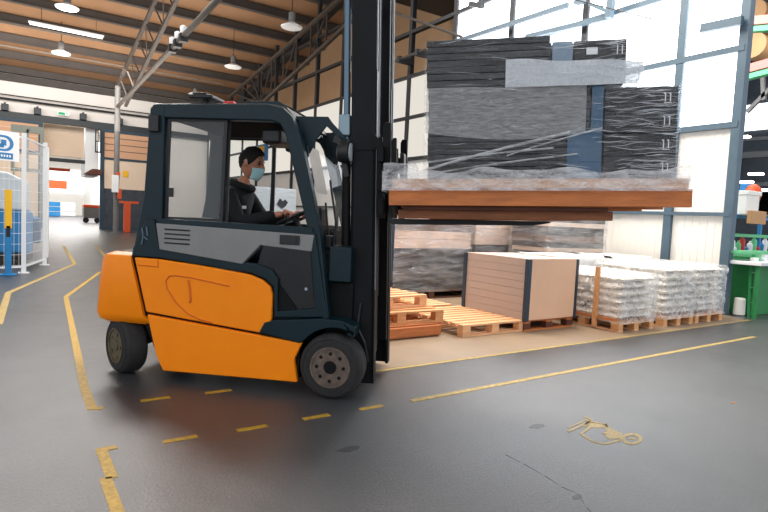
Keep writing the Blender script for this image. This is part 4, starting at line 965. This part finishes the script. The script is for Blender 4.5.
for yc in (-.52,-.26,0,.26,.52):
    b = MB(); b.box(-.68,.68,yc-.06,yc+.06,.062,.085); b.build('deck_board', WOODD, r)
for yc, m1, xx in ((-.5,WOODB,.72),(0,WOODO,.55),(.5,WOODO,.6)):
    b = MB(); b.box(-xx,xx,yc-.035,yc+.035,0,.062); b.build('stringer', m1, r, bev=.003)
ZL = 1.52; XS = .065
# dark panels lower left
YN, YF = -.60, .50
for k in range(15):
    h = .0415; j = random.uniform(-.006,.006)
    b = MB(); b.box(0, 1.06, 0, 1.08, 0, h-.004); o = b.build('flat_pack', PANELD if k % 3 else PANELE, bev=.002)
    place(o, (.47+j, YN+random.uniform(-.004,.004), ZL+k*h)); tag(o, 'dark flat panel in the lower left stack of the load', 'panel', 'panels in the lower left stack')
for k in range(7):
    h = .0455; j = random.uniform(-.006,.006)
    b = MB(); b.box(0, .82, 0, 1.02, 0, h-.004); o = b.build('flat_pack', PANELE if k % 2 else PANELD, bev=.002)
    place(o, (.45+j, YN+.02, ZL+15*.0415+.004+k*h)); tag(o, 'dark flat panel in the upper left stack of the load', 'panel', 'panels in the upper left stack')
# cartons lower right
for k in range(4):
    h = .148
    r = empty('black_carton', ['lowest black carton at the right end of the load', 'second black carton from the bottom at the right end of the load', 'third black carton from the bottom at the right end of the load', 'topmost black carton in the lower right column of the load'][k], 'carton')
    place(r, (1.62, YN, ZL+k*h))
    b = MB(); b.box(0, .44, 0, 1.05, 0, h-.006); b.build('box_body', CARTON, r, bev=.004)
    b = MB()
    for q in (0, .03): b.box(.36+q, .366+q, -.003, 0, .045, .1); b.box(.352+q,.366+q,-.003,0,.094,.1)
    b.box(.355,.4,-.003,0,.035,.039); b.build('arrow_marks', WHITEI, r)
b = MB(); b.box(0,.1,-.004,0,0,.08); o = b.build('carton_label', FRAMED); place(o, (1.75, YN, ZL+.03)); tag(o, 'dark square label on the lowest black carton', 'label')
# upper right cartons
for k in range(2):
    r = empty('black_carton', ['lower black carton on top of the load at the right', 'topmost black carton of the load'][k], 'carton'); place(r, (1.42, YN+.05, ZL+.625+.004+k*.142))
    b = MB(); b.box(0, .33, 0, .95, 0, .138); b.build('box_body', CARTON if k else PANELE, r, bev=.004)
    if k:
        b = MB(); b.box(.08,.15,-.003,0,.045,.09); b.box(.27,.276,-.003,0,.04,.1); b.box(.3,.306,-.003,0,.04,.1); b.build('white_label', WHITEI, r)
# blue sheets
b = MB(); b.box(0,.2,0,1.0,0,.6); o = b.build('blue_foam_board', BLUES, bev=.004); place(o, (1.41+.005+.13-.01, YN-.004, ZL)); tag(o, 'blue upright board between the panels and the cartons', 'board')
o.scale = (.37,1,1)
b = MB(); b.box(0,.13,0,.96,0,.27); o = b.build('pale_blue_board', BLUEL, bev=.004); place(o, (1.28, YN+.02, ZL+.63)); tag(o, 'pale blue grey board between the upper panels and the top cartons', 'board')
# outer film pieces
def wavy(b, x0, x1, z0f, z1f, y_, amp, nu=60, nv=16, fx=5, fz=9, seed=0):
    def f(u, v):
        x = x0+(x1-x0)*u; z0_, z1_ = z0f(u), z1f(u); z_ = z0_+(z1_-z0_)*v
        return (x, y_-.006-amp*(.5+noise.noise(Vector((x*fx, seed, z_*fz)))), z_)
    b.grid(f, nu, nv)
# blue strip film in front (wide part)
b = MB(); wavy(b, 1.39, 1.60, lambda u: ZL, lambda u: ZL+.31+.01*u, YN, .006, 10, 10); o = b.build('blue_film_flap', BLUES, smooth=60); place(o); tag(o, 'wide blue plastic flap at the foot of the blue board', 'plastic flap')
# foam band across the left stack
b = MB(); wavy(b, .455, 1.50, lambda u: ZL+.31-.05*math.sin(PI*min(1,u*.9)), lambda u: ZL+.605+.006*math.sin(9*u), YN-.01, .014, 90, 24, 7, 4)
b.grid(lambda u, v: (.455+1.045*u, YN-.014+.05*v, ZL+.606+.02*v), 60, 2)
o = b.build('foam_sheet', FOAM, smooth=60); place(o); tag(o, 'grey white foam sheet band across the middle of the dark panels', 'foam sheet')
b = MB(); wavy(b, .98, 1.84, lambda u: ZL+.60, lambda u: ZL+.78-.035*u+.006*math.sin(11*u), YN-.02, .012, 70, 14, 6, 4, 3)
b.grid(lambda u, v: (.98+.86*u, YN-.024+.9*v, ZL+.78-.035*u+.006*math.sin(11*u)-.15*min(1, v*5)+.0), 50, 10)
o = b.build('foam_sheet', FOAM2, smooth=60); place(o); tag(o, 'pale translucent foam sheet hanging over the upper part of the load', 'foam sheet')
# stretch film hull
b = MB()
def hull(x0, x1, y0, y1, z0, z1, seed, nu=140, nv=34, amp=.006):
    def f(u, v):
        t = u*4; s_ = int(t) % 4; q = t-int(t); c = [(x0,y0),(x1,y0),(x1,y1),(x0,y1),(x0,y0)]
        px = c[s_][0]+(c[s_+1][0]-c[s_][0])*q; py = c[s_][1]+(c[s_+1][1]-c[s_][1])*q; z_ = z0+(z1-z0)*v
        k = amp*noise.noise(Vector((px*3+z_*3+seed, py*3, z_*30)))
        s2 = 1 if s_ == 0 else -1 if s_ == 2 else 0; s3 = 1 if s_ == 1 else -1 if s_ == 3 else 0
        return (px+s3*k, py-s2*k, z_)
    b.grid(f, nu, nv)
hull(.44, 2.075, YN-.035, .51, ZL-.03, ZL+.61, 1)
hull(.44, 1.765, YN-.03, .45, ZL+.61, ZL+.925, 4)
b.mi = 1  # thin pale slivers along film wrinkles, shaped and coloured as glints
rs = random.Random(3)
for k in range(230):
    x = rs.choice([rs.uniform(1.5,2.0), rs.uniform(.46,1.95), rs.uniform(1.55,2.05)]); up_ = x < 1.72 and rs.random() < .3
    z_ = ZL + (rs.uniform(.62,.91) if up_ else rs.uniform(.01,.6)); l_ = rs.uniform(.03,.28); x1_ = min(x+l_, 1.75 if up_ else 2.065); dz = rs.uniform(-.03,.03)*(x1_-x)/.2; w_ = rs.uniform(.0008,.0026)
    n_ = 6
    b.grid(lambda u, v: (x+(x1_-x)*u, YN-.040-.004*math.sin(PI*v)-.003*math.sin(PI*u), z_+dz*u+.004*math.sin(5*u+k)+w_*(v-.5)*2*(1-(2*u-1)**2)), n_, 3)
o = b.build('stretch_film', [FILM, FILMGLINT], smooth=60); place(o); tag(o, 'clear shiny stretch film wound around the whole raised load', 'stretch film')
# film folds: diagonal bands on front
b = MB()
for (xa, za, xb_, zb_, w) in ((.45,.05,1.4,.30,.02),(.45,.10,1.3,.20,.014),(.46,.02,1.45,.16,.012),(1.0,.14,1.6,.33,.012)):
    b.grid(lambda u, v: (xa+(xb_-xa)*u, YN-.043-.006*math.sin(PI*v), ZL+za+(zb_-za)*u+w*(v-.5)+.01*math.sin(3*u+xa)), 40, 4)
o = b.build('film_fold', FILMW, smooth=60); place(o); tag(o, 'rope like folds of film running diagonally over the dark panels', 'film fold')
# loose film skirt at the pallet
b = MB()
def skirt(u, v):
    x = .17+1.96*u; top = .07+.05*noise.noise(Vector((x*4, 0, 2)))+(.05 if u < .12 else 0)
    z_ = ZL-.085 + (top+.07)*v
    return (x, YN-.07-.03*(1-v)-.02*noise.noise(Vector((x*9, 1, z_*12))), z_)
b.grid(skirt, 110, 12)
b.grid(lambda u, v: (.165-.01*noise.noise(Vector((v*8,u*8,0))), YN-.09+1.1*u, ZL-.09+.14*v), 30, 8)
o = b.build('film_skirt', FILMW, smooth=60); place(o); tag(o, 'loose crumpled film hanging along the foot of the raised load', 'stretch film')

# ================================================================== DRIVER
DR = empty('person', 'driver in black hoodie and pale blue face mask, seated with hands on the steering wheel', 'person', (OX, OY, 0), RZF)
def chain_mesh(chains, sub=2):
    """chains: list of list of (x,y,z,r); linked when a point repeats."""
    me = bpy.data.meshes.new('tmp'); V = []; Ed = []; Rr = []; idx = {}
    for ch in chains:
        prev = None
        for p in ch:
            k = tuple(round(c, 4) for c in p[:3])
            if k not in idx: idx[k] = len(V); V.append(k); Rr.append(p[3])
            i = idx[k]
            if prev is not None: Ed.append((prev, i))
            prev = i
    me.from_pydata(V, Ed, []); me.update()
    o = bpy.data.objects.new('tmp', me); COL.objects.link(o)
    md = o.modifiers.new('skin', 'SKIN'); sv = me.skin_vertices[0].data
    for i, r_ in enumerate(Rr):
        sv[i].radius = r_ if isinstance(r_, tuple) else (r_, r_)
    sv[0].use_root = True
    ms = o.modifiers.new('sub', 'SUBSURF'); ms.levels = sub; ms.render_levels = sub
    dg = bpy.context.evaluated_depsgraph_get(); ev = o.evaluated_get(dg); out = bpy.data.meshes.new_from_object(ev)
    bpy.data.objects.remove(o); return out
HP = Vector((-.955, -.02, 1.765)); HS = 1.1   # head centre
hip = (-1.13,0,1.03); sh = 1.50
def arm(s, k=0):
    S_ = (-1.08, s*.19, 1.49, .055+k); El = (-.93, s*.27, 1.26, .042+k); Wr = (-.665, s*.15, 1.34, .027+k*.9)
    return S_, El, Wr
body_ch = [[(*hip,.13),(-1.12,0,1.2,.125),(-1.10,0,1.38,.14),(-1.07,0,1.50,.09),(-1.03,-.005,1.58,.055),(-1.0,-.01,1.66,.052)]]
for s in (-1, 1):
    S_, El, Wr = arm(s)
    body_ch.append([(-1.07,0,1.50,.09), S_, El, Wr, (-.61,s*.145,1.352,.03)])
    body_ch.append([(*hip,.13),(-1.10,s*.1,1.02,.09),(-.68,s*.14,1.04,.062),(-.60,s*.13,.72,.042),(-.50,s*.13,.65,.035)])
me = chain_mesh(body_ch)
bm = bmesh.new(); bm.from_mesh(me)
Rh = Matrix.Rotation(R(-4), 3, 'Z') @ Matrix.Rotation(R(16), 3, 'Y')
def hp(x, y_, z): return HP + Rh @ (Vector((x, y_, z))*HS)
# head
g = bmesh.ops.create_uvsphere(bm, u_segments=36, v_segments=26, radius=1)
for v in g['verts']:
    x, y_, z = v.co
    px = x*.096; py = y_*.076; pz = z*.118
    if z < 0: px *= 1-.12*(-z) if x > 0 else 1-.35*(-z); py *= 1-.32*(-z)**1.3
    if x > .55 and z < .5: px = px*.95
    # brow, eye sockets
    if x > .5 and abs(abs(y_)-.38) < .22 and -.02 < z < .2: px -= .008
    if x > .5 and .2 < z < .36: px += .004
    if x > .7 and abs(y_) < .6 and -.62 < z < -.5: px += .004
    v.co = hp(px+.0, py, pz)
def addball(c, r_, sc=(1,1,1)):
    g = bmesh.ops.create_uvsphere(bm, u_segments=14, v_segments=10, radius=r_)
    for v in g['verts']: v.co = hp(c[0]+v.co.x*sc[0], c[1]+v.co.y*sc[1], c[2]+v.co.z*sc[2])
addball((.1,0,-.018), .02, (1,.75,1.5)); addball((.098,0,-.035), .017, (1,1.1,.8))
addball((.085,0,-.068), .02, (.8,1.3,.45)); addball((.07,0,-.1), .022, (1,1.2,.8))
for s in (-1, 1): addball((-.005,s*.078,-.005), .03, (.6,.3,1.05))
me2 = bpy.data.meshes.new('body'); bm.to_mesh(me2); bm.free()
# hands
def hand(s):
    out = []; base = Vector((-.61, s*.145, 1.352)); w_ = c0 + .17*(math.cos(0)*uu*s + 0*vv)
    ctr = Vector((-.575, s*.16, 1.345))
    ch = [[(-.63,s*.147,1.347,.027),(-.60,s*.15,1.36,.03),(-.572,s*.152,1.366,.028)]]
    for k in range(4):
        yy_ = s*(.16-.045+.024*k - .012); L_ = [.9,1,.95,.75][k]
        ch.append([(-.60,s*.15,1.36,.03),(-.572,yy_,1.368,.0115),(-.572+.035*L_,yy_,1.362,.0095),(-.572+.05*L_,yy_,1.338,.009),(-.572+.035*L_,yy_,1.318,.008)])
    ch.append([(-.63,s*.147,1.347,.027),(-.60,s*.11,1.352,.0125),(-.575,s*.095,1.345,.0105),(-.555,s*.10,1.335,.009)])
    return ch
for s in (-1, 1):
    hm = chain_mesh(hand(s)); bm = bmesh.new(); bm.from_mesh(me2); bm.from_mesh(hm); bm.to_mesh(me2); bm.free()
bo = bpy.data.objects.new('body', me2); COL.objects.link(bo); bo.parent = DR; me2.materials.clear(); me2.materials.append(SKIN)
rm = bo.modifiers.new('remesh', 'REMESH'); rm.mode = 'VOXEL'; rm.voxel_size = .005; rm.use_smooth_shade = True
sm = bo.modifiers.new('smooth', 'SMOOTH'); sm.factor = .5; sm.iterations = 3
# clothing
ch = [[(-1.13,0,1.0,.15),(-1.12,0,1.2,.148),(-1.10,0,1.38,.158),(-1.07,0,1.50,.105),(-1.045,-.005,1.565,.075)]]
for s in (-1, 1):
    S_, El, Wr = arm(s, .022); ch.append([(-1.07,0,1.50,.105), S_, El, Wr])
hm = chain_mesh(ch); ho = bpy.data.objects.new('hoodie', hm); COL.objects.link(ho); ho.parent = DR; hm.materials.clear(); hm.materials.append(HOOD)
for p in hm.polygons: p.use_smooth = True
b = MB()   # hood collar
pts = [(-1.045+.085*math.cos(a), .1*math.sin(a), 1.575-.03*math.cos(a)) for a in [2*PI*i/20 for i in range(21)]]
b.tube(pts, .032, 8); b.ball((-1.14,0,1.56), .075, 10, (.8,1.2,1)); b.build('hood', HOOD, DR, smooth=80)
b = MB(); b.box(-.965,-.93,-.162,-.155,1.375,1.4); b.build('chest_print', WHITEG, DR)
ch = [[(-1.13,0,.99,.15),(-1.10,.1,1.0,.11),(-.68,.14,1.04,.08),(-.6,.13,.74,.06)], [(-1.13,0,.99,.15),(-1.10,-.1,1.0,.11),(-.68,-.14,1.04,.08),(-.6,-.13,.74,.06)]]
tm = chain_mesh(ch); to = bpy.data.objects.new('trousers', tm); COL.objects.link(to); to.parent = DR; tm.materials.clear(); tm.materials.append(TROUS)
for s in (-1, 1):
    b = MB(); b.prism([(-.66,.6),(-.40,.6),(-.40,.64),(-.5,.68),(-.56,.74),(-.66,.74)], s*.13-.045, s*.13+.045); b.build('shoe', BLACK, DR, bev=.02, seg=3)
# hair
b = MB()
def hairf(u, v):
    a = 2*PI*u; aa = abs(a if a <= PI else 2*PI-a); K = [(0,50),(R(40),58),(R(62),84),(R(80),100),(R(100),88),(R(120),112),(PI,124)]
    for (a0,l0),(a1,l1) in zip(K[:-1],K[1:]):
        if a0 <= aa <= a1+1e-6: lim = l0+(l1-l0)*(aa-a0)/(a1-a0); break
    e = R(lim)*v; x = math.cos(a)*math.sin(e); y_ = math.sin(a)*math.sin(e); z = math.cos(e)
    k = 1+.05*noise.noise(Vector((x*7, y_*7, z*7))) - (.035 if v > .97 else 0)
    px = x*.105*k; py = y_*.083*k; pz = z*(.128+.008*max(0,x))*k
    if z < 0: px *= 1-.3*(-z); py *= 1-.25*(-z)
    return hp(px-.001, py, pz)
b.grid(hairf, 48, 24); b.build('hair', HAIR, DR, smooth=80)
b = MB()
for s in (-1, 1): b.tube([hp(.083,s*.015,.03), hp(.086,s*.03,.034), hp(.078,s*.048,.028)], .004, 6)
b.build('eyebrows', HAIR, DR)
b = MB()
for s in (-1, 1): b.ball(hp(.080,s*.03,.012), .010, 8)
b.build('eyes', BLACK, DR)
# mask
b = MB()
def maskf(u, v):
    a = R(-56+112*u); z = -.02-.086*v; bul = math.sin(PI*v)*.012 + .012*math.cos(a*1.2)
    hw = .082-.018*v; rx = .088+bul - .012*v
    if v < .15: pass
    zz = z - .0 + (.01*math.cos(a*2) if v < .5 else -.006*math.cos(a)) - .012*(abs(a)/1.4)*(1 if v < .5 else -1.5)*0
    nose = .02*math.exp(-(a/.25)**2)*(1-v)
    return hp(math.cos(a)*(rx+nose)*1.0, math.sin(a)*hw, zz-.004)
b.grid(maskf, 28, 10); mk = b.build('face_mask', MASK, DR, smooth=80)
md = mk.modifiers.new('sol', 'SOLIDIFY'); md.thickness = .003
b = MB()
for s in (-1, 1): b.tube([hp(.015,s*.084,-.02), hp(-.012,s*.086,.015), hp(-.025,s*.084,0)], .0018, 5)
b.build('mask_strap', WHITEG, DR)

# ================================================================== LIGHT
W = bpy.data.worlds.new('world'); S.world = W; W.use_nodes = True
bg = W.node_tree.nodes['Background']; bg.inputs[0].default_value = lin((224, 228, 234)); bg.inputs[1].default_value = 1.55
def area(name, loc, target, sx, sy, e, col=(1,1,1)):
    l = bpy.data.lights.new(name, 'AREA'); l.shape = 'RECTANGLE'; l.size = sx; l.size_y = sy; l.energy = e; l.color = col
    o = bpy.data.objects.new(name, l); COL.objects.link(o); o.location = loc
    o.rotation_euler = (Vector(target)-Vector(loc)).to_track_quat('-Z', 'Y').to_euler(); return o
area('skylight', (1.2, 17, 11.0), (1.2, 3, 0), 3.5, 2.2, 1700, (1,.98,.95))
area('bay_fill', (6, 6.5, 8.5), (6.5, 5.5, 0), 5, 3, 1000, (1,.9,.78))  # added fill light above the pallet bay
area('roof_fill', (2, 25, 5.0), (2, 25, 10), 12, 12, 1300, (1,.93,.84))  # added fill aimed upwards to brighten the roof underside
area('far_wall_fill', (1, 28, 7.2), (1, 35, 2.5), 10, 2, 650, (1,.95,.9))  # added fill to brighten the far wall and its doors
area('far_hall_daylight', (2, 55, 7.5), (2, 55, 0), 12, 20, 5000, (1,.99,.97))
area('right_hall_lamps', (14, 6, 7.5), (13, 5.5, 0), 5, 4, 480, (1,.97,.92))
